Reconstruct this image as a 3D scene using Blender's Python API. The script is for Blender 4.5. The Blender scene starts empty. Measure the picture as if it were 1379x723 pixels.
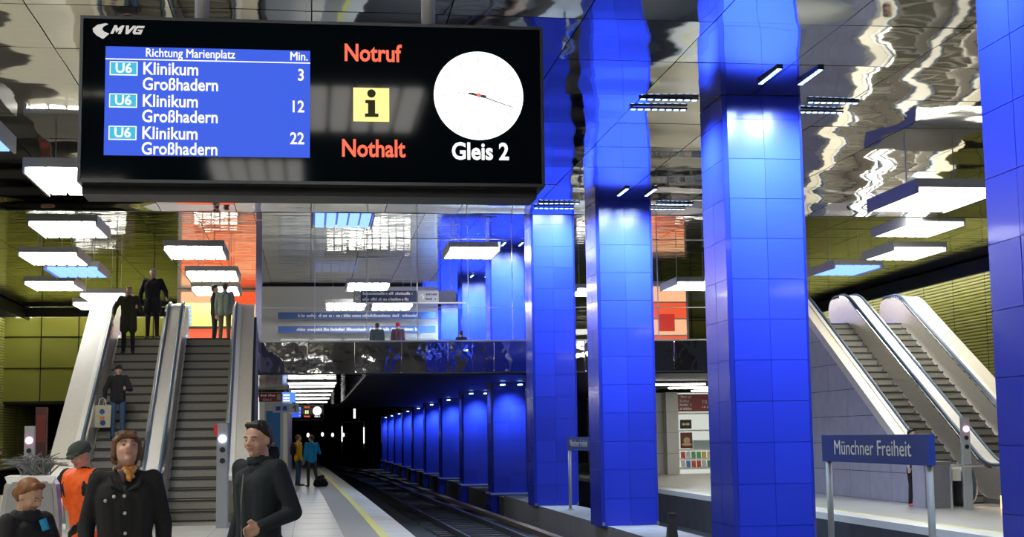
import bpy, bmesh, math, random
import numpy as np
from mathutils import Vector, Matrix
R = random.Random(7)
D = bpy.data; SC = bpy.context.scene; COL = SC.collection
PI = math.pi

# ------------------------------------------------------------ camera, world, exposure
YAW, PITCH, ROLL = 0.13887, 0.11511, -0.01354
EYE = Vector((0, 0, 1.6))
cy, sy = math.cos(YAW), math.sin(YAW)
fw = Vector((sy*math.cos(PITCH), cy*math.cos(PITCH), math.sin(PITCH)))
rt = Vector((cy, -sy, 0)); up = rt.cross(fw)
rt2 = math.cos(ROLL)*rt + math.sin(ROLL)*up
up2 = -math.sin(ROLL)*rt + math.cos(ROLL)*up
cam = D.objects.new('camera', D.cameras.new('camera')); COL.objects.link(cam)
M = Matrix.Identity(4)
for i in range(3):
    M[i][0] = rt2[i]; M[i][1] = up2[i]; M[i][2] = -fw[i]; M[i][3] = EYE[i]
cam.matrix_world = M
cam.data.sensor_width = 36; cam.data.lens = 36*1950/1379
cam.data.clip_end = 600
SC.camera = cam
w = D.worlds.new('world'); SC.world = w; w.use_nodes = True
w.node_tree.nodes['Background'].inputs[0].default_value = (.6, .7, 1, 1)
w.node_tree.nodes['Background'].inputs[1].default_value = 0.03
SC.view_settings.view_transform = 'Standard'; SC.view_settings.look = 'None'
SC.view_settings.exposure = 0.0; SC.view_settings.gamma = 1
LUM = 20.0          # radiance of the white tubes
LEDW = 2700.0      # watts of one blue column spot

# ------------------------------------------------------------ materials
def _new(name):
    m = D.materials.new(name); m.use_nodes = True
    nt = m.node_tree; return m, nt, nt.nodes['Principled BSDF']
def mat(name, col, rough=.5, metal=0., var=0., nscale=8., bump=0., bscale=30., spec=.5, rand=0., stretch=None, coat=0., bdist=.01):
    m, nt, b = _new(name)
    b.inputs['Base Color'].default_value = (*col, 1)
    b.inputs['Roughness'].default_value = rough
    b.inputs['Metallic'].default_value = metal
    b.inputs['Specular IOR Level'].default_value = spec
    b.inputs['Coat Weight'].default_value = coat; b.inputs['Coat Roughness'].default_value = .05
    tc = nt.nodes.new('ShaderNodeTexCoord'); src = tc.outputs['Object']
    if stretch:
        mp = nt.nodes.new('ShaderNodeMapping'); mp.inputs['Scale'].default_value = stretch
        nt.links.new(src, mp.inputs[0]); src = mp.outputs[0]
    if var or rand:
        hs = nt.nodes.new('ShaderNodeHueSaturation'); hs.inputs['Color'].default_value = (*col, 1)
        mr = nt.nodes.new('ShaderNodeMapRange')
        if var:
            n = nt.nodes.new('ShaderNodeTexNoise'); n.inputs['Scale'].default_value = nscale; n.inputs['Detail'].default_value = 5
            nt.links.new(src, n.inputs['Vector']); nt.links.new(n.outputs[0], mr.inputs[0])
            mr.inputs[1].default_value = .25; mr.inputs[2].default_value = .75
            mr.inputs[3].default_value = 1-var; mr.inputs[4].default_value = 1+var
        else:
            oi = nt.nodes.new('ShaderNodeObjectInfo'); nt.links.new(oi.outputs['Random'], mr.inputs[0])
            mr.inputs[3].default_value = 1-rand; mr.inputs[4].default_value = 1+rand
        nt.links.new(mr.outputs[0], hs.inputs['Value']); nt.links.new(hs.outputs[0], b.inputs['Base Color'])
    if bump:
        n2 = nt.nodes.new('ShaderNodeTexNoise'); n2.inputs['Scale'].default_value = bscale; n2.inputs['Detail'].default_value = 2
        nt.links.new(src, n2.inputs['Vector'])
        bp = nt.nodes.new('ShaderNodeBump'); bp.inputs['Strength'].default_value = bump; bp.inputs['Distance'].default_value = bdist
        nt.links.new(n2.outputs[0], bp.inputs['Height']); nt.links.new(bp.outputs[0], b.inputs['Normal'])
    return m
def emis(name, col, s=1.):
    m, nt, b = _new(name)
    b.inputs['Base Color'].default_value = (.02, .02, .02, 1)
    b.inputs['Emission Color'].default_value = (*col, 1); b.inputs['Emission Strength'].default_value = s
    return m
def s2l(r, g, b):
    f = lambda c: ((c/255+.055)/1.055)**2.4 if c > 10 else c/255/12.92
    return (f(r), f(g), f(b))

mirror = mat('polished_metal', (.82, .79, .67), .035, 1., bump=.25, bscale=.9, bdist=.02)
ripple = mat('rippled_metal', (.80, .78, .70), .05, 1., bump=1., bscale=1.1, stretch=(.3, 3.4, 1), bdist=.018)
fascia_m = mat('wavy_metal', (.6, .6, .6), .06, 1., bump=.7, bscale=1.6, stretch=(1., 1, .6), bdist=.03)
seam = mat('seam', (.03, .03, .03), .7)
tile_b = mat('blue_glazed_tile', (.018, .038, .50), .24, 0, spec=.3, rand=.10, bump=.12, bscale=5, stretch=(3, 3, .4), coat=.12, bdist=.01)
grout_b = mat('blue_grout', (.004, .01, .35), .5)
floor_m = mat('pale_stone_floor', (.50, .49, .43), .28, 0, var=.06, nscale=1.5, bump=.05, bscale=3)
band_m = mat('grey_tactile_band', (.30, .30, .27), .5, var=.1)
edge_m = mat('platform_edge_stone', (.62, .61, .56), .4, var=.05)
yellow_m = mat('yellow_line', (.75, .70, .18), .5)
conc = mat('dark_concrete', (.035, .035, .04), .75, var=.3, nscale=2)
conc2 = mat('grey_concrete', (.16, .16, .17), .6, var=.15, nscale=3)
ballast = mat('ballast', (.030, .028, .030), .9, var=.5, nscale=25, bump=.8, bscale=30)
rail_m = mat('rail_steel', (.16, .14, .13), .35, .8, var=.2)
rust = mat('rust_brown', (.12, .075, .05), .6, var=.2)
stone_c = mat('violet_grey_stone', (.36, .35, .42), .5, var=.12, nscale=2.5)
beige = mat('beige_stone', (.62, .57, .42), .5, var=.06, nscale=3)
beige_deck = mat('beige_deck', (.66, .62, .50), .4, var=.04)
white_deck = mat('white_enamel_deck', (.84, .82, .75), .3)
steel = mat('brushed_steel', (.60, .57, .52), .36, .65, bump=.15, bscale=4, stretch=(1, .5, 8), var=.08)
steel2 = mat('satin_steel', (.62, .62, .62), .28, .9)
chrome = mat('chrome', (.8, .8, .82), .1, 1.)
handr = mat('handrail_rubber', (.06, .10, .15), .35)
nosing_m = mat('step_nosing_dark', (.035, .034, .032), .6)
step_m = mat('step_metal', (.27, .26, .22), .55, .1, var=.25, nscale=12, bump=.3, bscale=60, stretch=(8, 1, 1))
green_slat = mat('olive_slat', (.52, .53, .13), .5, var=.08, nscale=1.)
green_glass = mat('olive_gloss_panel', (.27, .28, .045), .1, .1, rand=.08, bump=.5, bscale=1.2, stretch=(.6, 1, 2.2), coat=.5, bdist=.02)
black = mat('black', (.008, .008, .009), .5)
dark_soffit = mat('dark_soffit', (.012, .013, .03), .5)
frame_m = mat('display_frame', (.05, .055, .06), .3, .6)
glass_black = mat('black_display_glass', (.003, .006, .010), .04, 0, spec=.10)
alu = mat('aluminium', (.55, .55, .56), .4, .8)
greyp = mat('grey_paint', (.30, .31, .31), .45)
sign_blue = mat('sign_blue', s2l(34, 62, 140), .4)
white_p = mat('white_paint', (.8, .8, .78), .5)
tube_m = emis('white_tube', (1, .97, .90), LUM)
tube_b = emis('blue_white_tube', (.13, .25, 1), 3.2)
led_m = emis('led_dot', (.30, .48, 1), 9)
spot_w = emis('spot_white', (1, 1, 1), 1.6)
tube_d = emis('white_tube_dimmed', (1, .97, .90), 9)
orange_e = emis('orange_lit_panel', s2l(240, 88, 45), 1.1)
salmon_e = emis('salmon_lit_panel', s2l(255, 190, 140), 1.1)
def thin_glass():
    m, nt, b = _new('pane_glass')
    nt.nodes.remove(b); out = nt.nodes['Material Output']
    t = nt.nodes.new('ShaderNodeBsdfTransparent'); t.inputs[0].default_value = (.93, .95, .98, 1)
    g = nt.nodes.new('ShaderNodeBsdfGlossy'); g.inputs['Roughness'].default_value = .02
    fr = nt.nodes.new('ShaderNodeFresnel'); fr.inputs[0].default_value = 1.6
    mx = nt.nodes.new('ShaderNodeMixShader')
    nt.links.new(fr.outputs[0], mx.inputs[0]); nt.links.new(t.outputs[0], mx.inputs[1]); nt.links.new(g.outputs[0], mx.inputs[2])
    nt.links.new(mx.outputs[0], out.inputs[0]); return m
glass = thin_glass()

# ------------------------------------------------------------ mesh helpers
class MB:
    def __init__(s): s.v = []; s.f = []; s.mi = []
    def add(s, vs, fs, mi=0):
        n = len(s.v); s.v += [tuple(v) for v in vs]; s.f += [tuple(i+n for i in f) for f in fs]; s.mi += [mi]*len(fs); return s
    def box(s, x0, x1, y0, y1, z0, z1, mi=0):
        vs = [(x, y, z) for x in (x0, x1) for y in (y0, y1) for z in (z0, z1)]
        return s.add(vs, [(0,1,3,2),(4,6,7,5),(0,4,5,1),(2,3,7,6),(0,2,6,4),(1,5,7,3)], mi)
    def tube(s, pts, r, n=8, mi=0, cap=True):
        pts = [Vector(p) for p in pts]; rs = r if isinstance(r, (list, tuple)) else [r]*len(pts)
        rings = []
        for i, p in enumerate(pts):
            t = (pts[min(i+1, len(pts)-1)]-pts[max(i-1, 0)]).normalized()
            a = t.cross(Vector((0, 0, 1)));
            if a.length < 1e-3: a = t.cross(Vector((1, 0, 0)))
            a.normalize(); b = t.cross(a)
            rings.append([p+rs[i]*(math.cos(2*PI*k/n)*a+math.sin(2*PI*k/n)*b) for k in range(n)])
        vs = [q for rg in rings for q in rg]; fs = []
        for i in range(len(pts)-1):
            for k in range(n):
                fs.append((i*n+k, i*n+(k+1) % n, (i+1)*n+(k+1) % n, (i+1)*n+k))
        if cap: fs += [tuple(range(n))[::-1], tuple((len(pts)-1)*n+k for k in range(n))]
        return s.add(vs, fs, mi)
    def prism(s, poly, axis, a0, a1, mi=0):
        """poly in the two other axes; extruded along axis from a0 to a1"""
        def P(u, v, a): return {'x': (a, u, v), 'y': (u, a, v), 'z': (u, v, a)}[axis]
        n = len(poly); vs = [P(u, v, a0) for u, v in poly]+[P(u, v, a1) for u, v in poly]
        fs = [tuple(range(n))[::-1], tuple(range(n, 2*n))]+[(i, (i+1) % n, n+(i+1) % n, n+i) for i in range(n)]
        return s.add(vs, fs, mi)
    def disc(s, c, r, axis='y', n=40, th=.004, mi=0):
        return s.prism([(c[0]+r*math.cos(2*PI*k/n), c[2]+r*math.sin(2*PI*k/n)) for k in range(n)], 'y', c[1]-th, c[1], mi)
    def sph(s, c, r, sc=(1, 1, 1), n=10, mi=0):
        vs = []; m = n//2+1
        for i in range(1, m):
            th = PI*i/m
            for k in range(n):
                vs.append((c[0]+r*sc[0]*math.sin(th)*math.cos(2*PI*k/n), c[1]+r*sc[1]*math.sin(th)*math.sin(2*PI*k/n), c[2]+r*sc[2]*math.cos(th)))
        top = len(vs); vs += [(c[0], c[1], c[2]+r*sc[2]), (c[0], c[1], c[2]-r*sc[2])]; fs = []
        for i in range(m-2):
            for k in range(n): fs.append((i*n+k, (i+1)*n+k, (i+1)*n+(k+1) % n, i*n+(k+1) % n))
        for k in range(n):
            fs.append((top, k, (k+1) % n)); fs.append((top+1, (m-2)*n+(k+1) % n, (m-2)*n+k))
        return s.add(vs, fs, mi)
    def mesh(s, name, mats, smooth=False, fix=True):
        me = D.meshes.new(name); me.from_pydata(s.v, [], s.f)
        mats = mats if isinstance(mats, (list, tuple)) else [mats]
        for m in mats: me.materials.append(m)
        if len(mats) > 1: me.polygons.foreach_set('material_index', s.mi)
        if fix:
            bm = bmesh.new(); bm.from_mesh(me); bmesh.ops.recalc_face_normals(bm, faces=bm.faces); bm.to_mesh(me); bm.free()
        if smooth: me.polygons.foreach_set('use_smooth', [True]*len(me.polygons))
        me.update(); return me
def link(name, me, parent=None, loc=(0, 0, 0), rot=None, kind=None, scale=None):
    o = D.objects.new(name, me); COL.objects.link(o); o.location = loc
    if rot: o.rotation_euler = rot
    if scale: o.scale = scale
    if parent: o.parent = parent
    if kind: o['kind'] = kind
    return o
def obj(name, mb, mats, parent=None, smooth=False, kind=None, loc=(0, 0, 0), rot=None):
    return link(name, mb.mesh(name, mats, smooth), parent, loc, rot, kind)
def thing(name, label, cat, loc=(0, 0, 0), rz=0, group=None):
    o = link(name, None, None, loc, (0, 0, rz)); o.empty_display_size = .2
    return tag(o, label, cat, group)
def tag(o, label, cat, group=None):
    o['label'] = label; o['category'] = cat
    if group: o['group'] = group
    return o
def copy_tree(o, parent=None, loc=None):
    c = o.copy(); COL.objects.link(c); c.parent = parent
    if loc is not None: c.location = loc
    for ch in list(o.children): copy_tree(ch, c)
    return c
def text(body, size, loc, m, parent=None, name='lettering', align='LEFT', xs=1., bold=0., rot=(PI/2, 0, 0), shear=0., ext=.0008, sp=1.):
    cu = D.curves.new('t', 'FONT'); cu.body = body; cu.size = size; cu.align_x = align; cu.offset = bold*size
    cu.shear = shear; cu.extrude = ext; cu.space_character = sp; cu.resolution_u = 3
    if bold and 'M' in body: cu.offset = 0
    t = D.objects.new('t', cu); COL.objects.link(t); bpy.context.view_layer.update()
    me = D.meshes.new_from_object(t.evaluated_get(bpy.context.evaluated_depsgraph_get()))
    D.objects.remove(t); D.curves.remove(cu)
    me.materials.clear(); me.materials.append(m)
    if bold and 'M' in body:       # thicken by overlaying shifted copies of the glyphs
        bm = bmesh.new()
        for dx, dy in ((-1, 0), (1, 0), (0, .6), (0, -.6)):
            m2 = me.copy(); m2.transform(Matrix.Translation((dx*bold*size, dy*bold*size, (dx+dy)*.0002))); bm.from_mesh(m2)
        bm.to_mesh(me); bm.free()
    return link(name, me, parent, loc, rot, scale=(xs, 1, 1))

# ------------------------------------------------------------ the setting
ZN, ZF, YE = 6.87, 8.35, 33.9       # near ceiling, far ceiling, edge between them
XL, XR = -15.5, 27.5
PX, PY = 1.715, 2.03                # ceiling panel pitch
def edge_x(y):                      # left platform's curving edge
    pts = [(-30, 1.75), (20, 1.72), (30, 1.62), (40, 1.50), (58, 1.22), (80, .86), (109, .05), (123, -1.1), (150, -4)]
    for (a, xa), (b, xb) in zip(pts, pts[1:]):
        if a <= y <= b:
            t = (y-a)/(b-a); return xa+(xb-xa)*t
    return -4
YS = [-20, -5, 10, 20, 25, 30, 35, 40, 45, 50, 55, 60, 65, 70, 75, 80, 86, 92, 98, 104, 109, 114, 119, 123, 135, 150]
def strip(x_a, x_b, z0, z1, ys=YS):
    mb = MB(); vs = []
    for y in ys:
        e = edge_x(y); a = x_a if x_a < -5 else e+x_a; b = e+x_b
        vs += [(a, y, z0), (b, y, z0), (b, y, z1), (a, y, z1)]
    fs = []
    for i in range(len(ys)-1):
        for k in range(4): fs.append((i*4+k, i*4+(k+1) % 4, (i+1)*4+(k+1) % 4, (i+1)*4+k))
    fs += [(3, 2, 1, 0), tuple(len(vs)-4+k for k in range(4))]
    return mb.add(vs, fs)
fl = obj('floor', strip(-9.45, -1.13, -.3, 0), floor_m, kind='structure')
obj('edge_kerb', strip(-.42, 0, -.3, 0.004), edge_m, fl)
obj('yellow_line', strip(-.56, -.42, -.3, 0.005), yellow_m, fl)
obj('tactile_band', strip(-1.13, -.56, -.3, 0.003), band_m, fl)
mb = MB()
for k in range(60):
    y = 12+k*1.2; e = edge_x(y); mb.box(e-.42, e-.005, y, y+.02, .002, .0052)
for k in range(30):
    y = 12+k*1.8; mb.box(-9.4, edge_x(y)-1.13, y, y+.012, 0, .0012)
for k in range(6): mb.box(-.3-k*1.4, -.29-k*1.4, 8, 60, 0, .0012)
obj('floor_joint', mb, band_m, fl, kind='stuff')
def box_struct(name, x0, x1, y0, y1, z0, z1, m): return obj(name, MB().box(x0, x1, y0, y1, z0, z1), m, kind='structure')
obj('trim_platform_front', strip(-.32, -.12, -1.35, -.28), conc, kind='structure')
box_struct('floor_trackbed', XL, XR, -20, 175, -1.6, -1.25, ballast)
# right-hand platform
fr = box_struct('floor_right', 11.4, 22.6, -20, 95, -1.3, -.2, floor_m)
obj('edge_kerb', MB().box(11.38, 11.9, -20, 95, -.34, -.195), edge_m, fr)
obj('front_panel', MB().box(11.36, 11.4, -20, 95, -1.3, -.34), conc, fr)
obj('yellow_line', MB().box(11.9, 12.02, -20, 95, -.5, -.193), yellow_m, fr)
# walls
def slat_wall(name, x, sgn, y0, y1, z0, z1):
    wl = box_struct(name, min(x, x+sgn*.4), max(x, x+sgn*.4), y0, y1, -1.4, ZF+.3, black)
    mb = MB(); n = int((z1-z0)/.14)
    for i in range(n):
        z = z0+i*.14; a = x-sgn*.05
        vs = [(x, y0, z), (a, y0, z+.025), (a, y0, z+.10), (x, y0, z+.125)]; vs += [(q[0], y1, q[2]) for q in vs]
        mb.add(vs, [(0, 1, 5, 4), (1, 2, 6, 5), (2, 3, 7, 6)])
    obj('slat', mb, green_slat, wl, kind='stuff')
    mb = MB()
    for k in range(int((y1-y0)/3)):
        y = y0+3*k; mb.box(x-sgn*.052, x-sgn*.03, y, y+.03, z0, z1)
    obj('slat_joint', mb, seam, wl, kind='stuff'); return wl
slat_wall('wall_right', XR, 1, 5, 92, 0.2, 8.1)
wl = slat_wall('wall_left', XL, -1, 5, 120, 0.2, 8.0)
box_struct('wall_back', XL, XR, -20.4, -20, -1.4, 8.7, conc2)
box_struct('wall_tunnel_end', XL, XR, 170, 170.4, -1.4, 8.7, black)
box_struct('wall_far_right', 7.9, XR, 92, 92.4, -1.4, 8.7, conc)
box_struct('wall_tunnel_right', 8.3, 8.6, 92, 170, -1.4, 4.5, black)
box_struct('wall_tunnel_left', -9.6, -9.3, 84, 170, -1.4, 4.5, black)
def trough(name, x, sgn, y0, y1, z, wallx):
    # dark channel along the wall top, hiding an added tube that brightens the wall
    t = box_struct(name, min(x, x-sgn*.05), max(x, x-sgn*.05), y0, y1, z, z+.55, black)
    obj('channel_top', MB().box(min(x, wallx), max(x, wallx), y0, y1, z+.5, z+.55), black, t)
    obj('tube', MB().box(min(x+sgn*.02, x+sgn*.10), max(x+sgn*.02, x+sgn*.10), y0, y1, z+.28, z+.38), tube_m, t)
trough('trim_added_light_right', XR-1.3, 1, 20, 82, 7.75, XR)
trough('trim_added_light_left', XL+1.3, -1, 20, 76, 7.75, XL)
box_struct('trim_added_end_light', XL+.1, -6.3, 75.0, 75.05, 7.85, 8.34, black)  # added light strip, put in to brighten the olive end panels
obj('tube', MB().box(XL+.3, -6.5, 75.07, 75.15, 8.12, 8.22), tube_m, D.objects['trim_added_end_light'])
# ceilings ------------------------------------------------------
def ceil_mesh(seed, amp, w=PX-.016, d=PY-.016, n=10, xamp=1.):
    r = random.Random(seed); a = [(r.uniform(-1, 1), r.uniform(-1, 1), r.uniform(0, 6.3), r.uniform(.4, 1)) for _ in range(4)]
    vs = []; fs = []
    for j in range(n+1):
        for i in range(n+1):
            u, v = i/n, j/n
            z = amp*(math.sin(PI*u)**2*xamp+math.sin(PI*v)**2*1.1)+.12*amp*sum(q[3]*math.sin(q[0]*6*u+q[1]*6*v+q[2]) for q in a)/1.5
            vs.append(((u-.5)*w, (v-.5)*d, z))
    for j in range(n):
        for i in range(n): k = j*(n+1)+i; fs.append((k, k+n+1, k+n+2, k+1))
    nb = len(vs)   # short upstand around the rim
    rim = [i for i in range(n+1)]+[j*(n+1)+n for j in range(1, n+1)]+[n*(n+1)+i for i in range(n-1, -1, -1)]+[j*(n+1) for j in range(n-1, 0, -1)]
    L = len(rim)   # separate vertices, so the smooth shading of the face stays clean up to the edge
    vs += [vs[q] for q in rim]+[(vs[q][0], vs[q][1], .05) for q in rim]
    for k in range(L): fs.append((nb+k, nb+L+k, nb+L+(k+1) % L, nb+(k+1) % L))
    return MB().add(vs, fs)
def build_ceiling(name, z, y0, rows, x0i, x1i, m, amp, near_rows, xi0, xi1, backing, xamp, step=PY):
    c = box_struct(name, XL, XR, min(y0, y0+rows*step), max(y0, y0+rows*step), z+.08, z+.3, backing)
    meshes = [ceil_mesh(s, amp, d=abs(step)-.016, xamp=xamp).mesh('ceiling_panel', m, True, False) for s in range(5)]
    rest = MB()
    for j in range(rows):
        for i in range(x0i, x1i):
            cx, cy_ = (i+.5)*PX, y0+(j+.5)*step
            if near_rows[0] <= j < near_rows[1] and xi0 <= i < xi1:
                link('ceiling_panel', R.choice(meshes), c, (cx, cy_, z), (R.uniform(-1, 1)*.0035, R.uniform(-1, 1)*.0025, R.choice((0, PI))))
            else:
                rest.box(cx-PX/2+.008, cx+PX/2-.008, cy_-abs(step)/2+.008, cy_+abs(step)/2-.008, z, z+.05)
    obj('ceiling_panels', rest, m, c, kind='stuff'); return c
build_ceiling('ceiling', ZN, YE, 26, -9, 16, mirror, .0085, (0, 10), -5, 10, seam, .7, step=-PY)
build_ceiling('ceiling_far', ZF, YE+.1, 24, -9, 16, ripple, .004, (0, 12), -9, 14, seam, .5)
box_struct('trim_ceiling_step', XL, XR, YE-.02, YE+.09, ZN, ZF+.1, dark_soffit)
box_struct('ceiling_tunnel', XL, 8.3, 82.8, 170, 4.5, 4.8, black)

# ------------------------------------------------------------ columns with blue tiles
TW, TD, TH = .585, .635, .63
tile_f = MB().box(-TW/2+.004, TW/2-.004, -.012, .02, .004, TH-.004).mesh('tile', tile_b)
tile_s = MB().box(-.012, .02, -TD/2+.004, TD/2-.004, .004, TH-.004).mesh('tile', tile_b)
CX0, CX1, CD = 6.4, 7.67, 1.37
def add_tiles(col, z0, z1, full, joined):
    n = int((z1-z0)/TH+.5); mb = MB()
    for r in range(n):
        z = z0+r*TH; zs = min(1., (z1-z)/TH)
        cells = []
        for s in (-1, 1):
            cells.append(('f', (s*TW/2, -CD/2, z), 0)); cells.append(('s', (-.635, s*TD/2, z), 0))
            if full: cells.append(('f', (s*TW/2, CD/2, z), PI)); cells.append(('s', (.635, s*TD/2, z), PI))
        for k, loc, rz in cells:
            if joined:
                if k == 'f': mb.box(loc[0]-TW/2+.004, loc[0]+TW/2-.004, loc[1]-.012, loc[1]+.02, z+.004, z+TH-.004)
                else: mb.box(loc[0]-.012, loc[0]+.02, loc[1]-TD/2+.004, loc[1]+TD/2-.004, z+.004, z+TH-.004)
            else:
                o = link('tile', tile_f if k == 'f' else tile_s, col, loc, (R.uniform(-1, 1)*.003, R.uniform(-1, 1)*.003, rz+R.uniform(-1, 1)*.003))
                if zs < 1: o.scale[2] = zs
    if joined: obj('tile', mb, tile_b, col, kind='stuff')
def shaft(col, z0, z1, name='shaft'):
    x, y, c = .635, CD/2, .05
    poly = [(-x+c, -y), (x-c, -y), (x, -y+c), (x, y-c), (x-c, y), (-x+c, y), (-x, y-c), (-x, -y+c)]
    obj(name, MB().prism(poly, 'z', z0, z1), grout_b, col)
    mb = MB()   # glazed corner strips
    for sx in (-1, 1):
        for sy_ in (-1, 1):
            mb.prism([(sx*(x-c+.002), sy_*(y+.010)), (sx*(x+.010), sy_*(y-c+.002)), (sx*(x-.02), sy_*(y-c-.01)), (sx*(x-c-.01), sy_*(y-.02))], 'z', z0, z1)
    obj('corner_strip', mb, tile_b, col)
def spot(parent, loc, target, power, ang=75, name='lamp', blend=1., size=.25, col=(.55, .74, 1)):
    l = D.lights.new(name, 'SPOT'); l.energy = power; l.color = col; l.spot_size = math.radians(ang); l.spot_blend = blend; l.shadow_soft_size = size
    o = D.objects.new(name, l); COL.objects.link(o); o.location = loc
    d = Vector(target)-Vector(loc); o.rotation_euler = d.to_track_quat('-Z', 'Y').to_euler(); o.parent = parent; return o
def led_bar(x, y, z, along, label, length=1.0, dots=8):
    t = thing('led_bar', label, 'light', (x, y, z)); h = length/2
    q = MB().box(-.045, .045, -h, h, -.03, 0) if along == 'y' else MB().box(-h, h, -.045, .045, -.03, 0)
    obj('housing', q, frame_m, t); mb = MB()
    for k in range(dots):
        p = -h+length*(k+.5)/dots; a, b = .03, length/dots*.30
        if along == 'y': mb.box(-a, a, p-b, p+b, -.036, -.03)
        else: mb.box(p-b, p+b, -a, a, -.036, -.03)
    obj('led_dots', mb, led_m, t, kind='stuff'); return t
FRONT = [11.6, 21.6, 31.85, 41.6, 51.5, 61.7, 71.9, 82.0, 92.1, 102.2, 112.3, 122.4, 132.5]
cl = {0: 'nearest blue tiled column, cut off by the right edge of the picture',
      1: 'broad blue tiled column second nearest, reaching a dark joint at the ceiling',
      2: 'blue tiled column third nearest, just right of the half hidden station sign',
      3: 'blue tiled column fourth nearest, right beside the hanging display',
      4: 'first blue tiled column standing under the mezzanine edge',
      5: 'second blue tiled column under the mezzanine, tall pedestal below',
      6: 'third blue tiled column under the mezzanine', 7: 'fourth blue tiled column under the mezzanine',
      8: 'fifth blue tiled column in the row down the tunnel', 9: 'sixth blue tiled column in the row down the tunnel',
      10: 'seventh blue tiled column in the row down the tunnel', 11: 'eighth blue tiled column in the row down the tunnel',
      12: 'last and smallest blue tiled column, beside the dark tunnel wall'}
where = ['the nearest column', 'the broad second nearest column', 'the third nearest column', 'the fourth nearest column', 'the first mezzanine column', 'the second mezzanine column', 'the third mezzanine column', 'the fourth mezzanine column']
ZL = 3.42
for i, y0 in enumerate(FRONT):
    c = thing('tiled_column', cl[i], 'column', ((CX0+CX1)/2, y0+CD/2, 0), 0, 'blue tiled columns between the tracks')
    xc, yc = (CX0+CX1)/2, y0+CD/2
    zt = ZN if i < 3 else ZF
    if i < 4:
        shaft(c, -.4, zt); add_tiles(c, -.44, zt, True, False)
        obj('base_trim', MB().box(-.64, .64, -CD/2-.01, CD/2+.01, -.4, -.33), conc2, c)
    else:
        joined = i > 6
        shaft(c, -1.25, ZL+.1); add_tiles(c, -.44, ZL-.1, False, joined)
        obj('pedestal', MB().box(-.70, -.3, -CD/2-.06, CD/2+.06, -1.25, -.46), tile_b, c)
        obj('pedestal_ledge', MB().box(-.72, .66, -CD/2-.10, CD/2+.08, -.46, -.40), mat('ledge_blue_lit', (.25, .3, .7), .4) if i == 4 else D.materials['ledge_blue_lit'], c)  # pale blue colour stands in for column light on the pedestal top
        if i < 8:
            shaft(c, 4.15, zt, 'upper_shaft'); add_tiles(c, 4.2, zt, False, joined)
    # lights round the head of the column
    if i < 8:
        zl = zt-.004; W = where[i]
        for s, nm in ((-1, 'left'), (1, 'right')):
            b = led_bar(xc+s*.31, y0-1.35, zl, 'y', f'{nm} of the two blue light bars in front of {W}', .95)
            spot(b, (0, .1, -.05), (0, 1.45, -2.6), LEDW, 116, blend=1)
        for dy, nm in ((-.35, 'front'), (.35, 'rear')):
            if i < 4 or i == 4:
                led_bar(xc-1.45, yc+dy-.1, zl, 'x', f'{nm} blue light bar to the left of {W}', .95)
                led_bar(xc+1.25, yc+dy-.1, zl, 'x', f'{nm} blue light bar to the right of {W}', .85)
        spot(c, (-1.6, 0, zl-.05), (-.6, 0, zl-2.4), LEDW*.8, 116)
        spot(c, (1.6, 0, zl-.05), (.6, 0, zl-2.4), LEDW*.5, 116)
    if i >= 4:
        mb = MB()
        for s in (-1, 1): mb.box(s*.31-.07, s*.31+.07, -CD/2-.75, -CD/2-.45, ZL-.04, ZL)
        obj('downlight', mb, led_m, c)
        spot(c, (0, -CD/2-.62, ZL-.06), (0, -CD/2-.05, ZL-2.4), LEDW*.2, 100)
        spot(c, (-1.0, 0, ZL-.06), (-.6, 0, ZL-2.4), LEDW*.08, 100)
# island on which they stand
isl = box_struct('floor_island', 6.5, 7.6, -10, 49.2, -1.3, -.402, conc2)
obj('trim_island_wall', MB().box(6.6, 7.5, 49.2, 140, -1.3, -.5), conc, kind='structure')
# mezzanine --------------------------------------------------
mz = box_struct('floor_mezzanine', -1.6, 15.0, 45.15, 82.5, 3.62, 4.15, conc2)
box_struct('floor_landing', -5.5, -1.5, 38.3, 82.5, 3.62, 4.13, conc2)
box_struct('floor_landing_right', 13.9, 20.5, 44.9, 82.5, 4.2, 4.8, conc2)
box_struct('ceiling_low_track', 1.7, 15.0, 45.15, 92, 3.52, 3.61, dark_soffit)
sf = box_struct('ceiling_low_platform', -6.4, 1.7, 45.1, 84, 3.56, 3.61, fascia_m)
for i in range(11):
    x0 = -1.55+i*1.45
    o = link('fascia_panel', ceil_mesh(20+i % 4, .012, 1.435, .95, 10).mesh('fascia_panel', fascia_m, True, False), mz, (x0+.72, 45.10, 4.08), (PI/2+R.uniform(-1, 1)*.01, 0, 0))
obj('fascia_rail', MB().box(-1.6, 15, 45.0, 45.14, 4.555, 4.60), steel2, mz)
obj('fascia_rail', MB().box(-1.6, 15, 45.0, 45.14, 3.56, 3.60), frame_m, mz)
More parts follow.
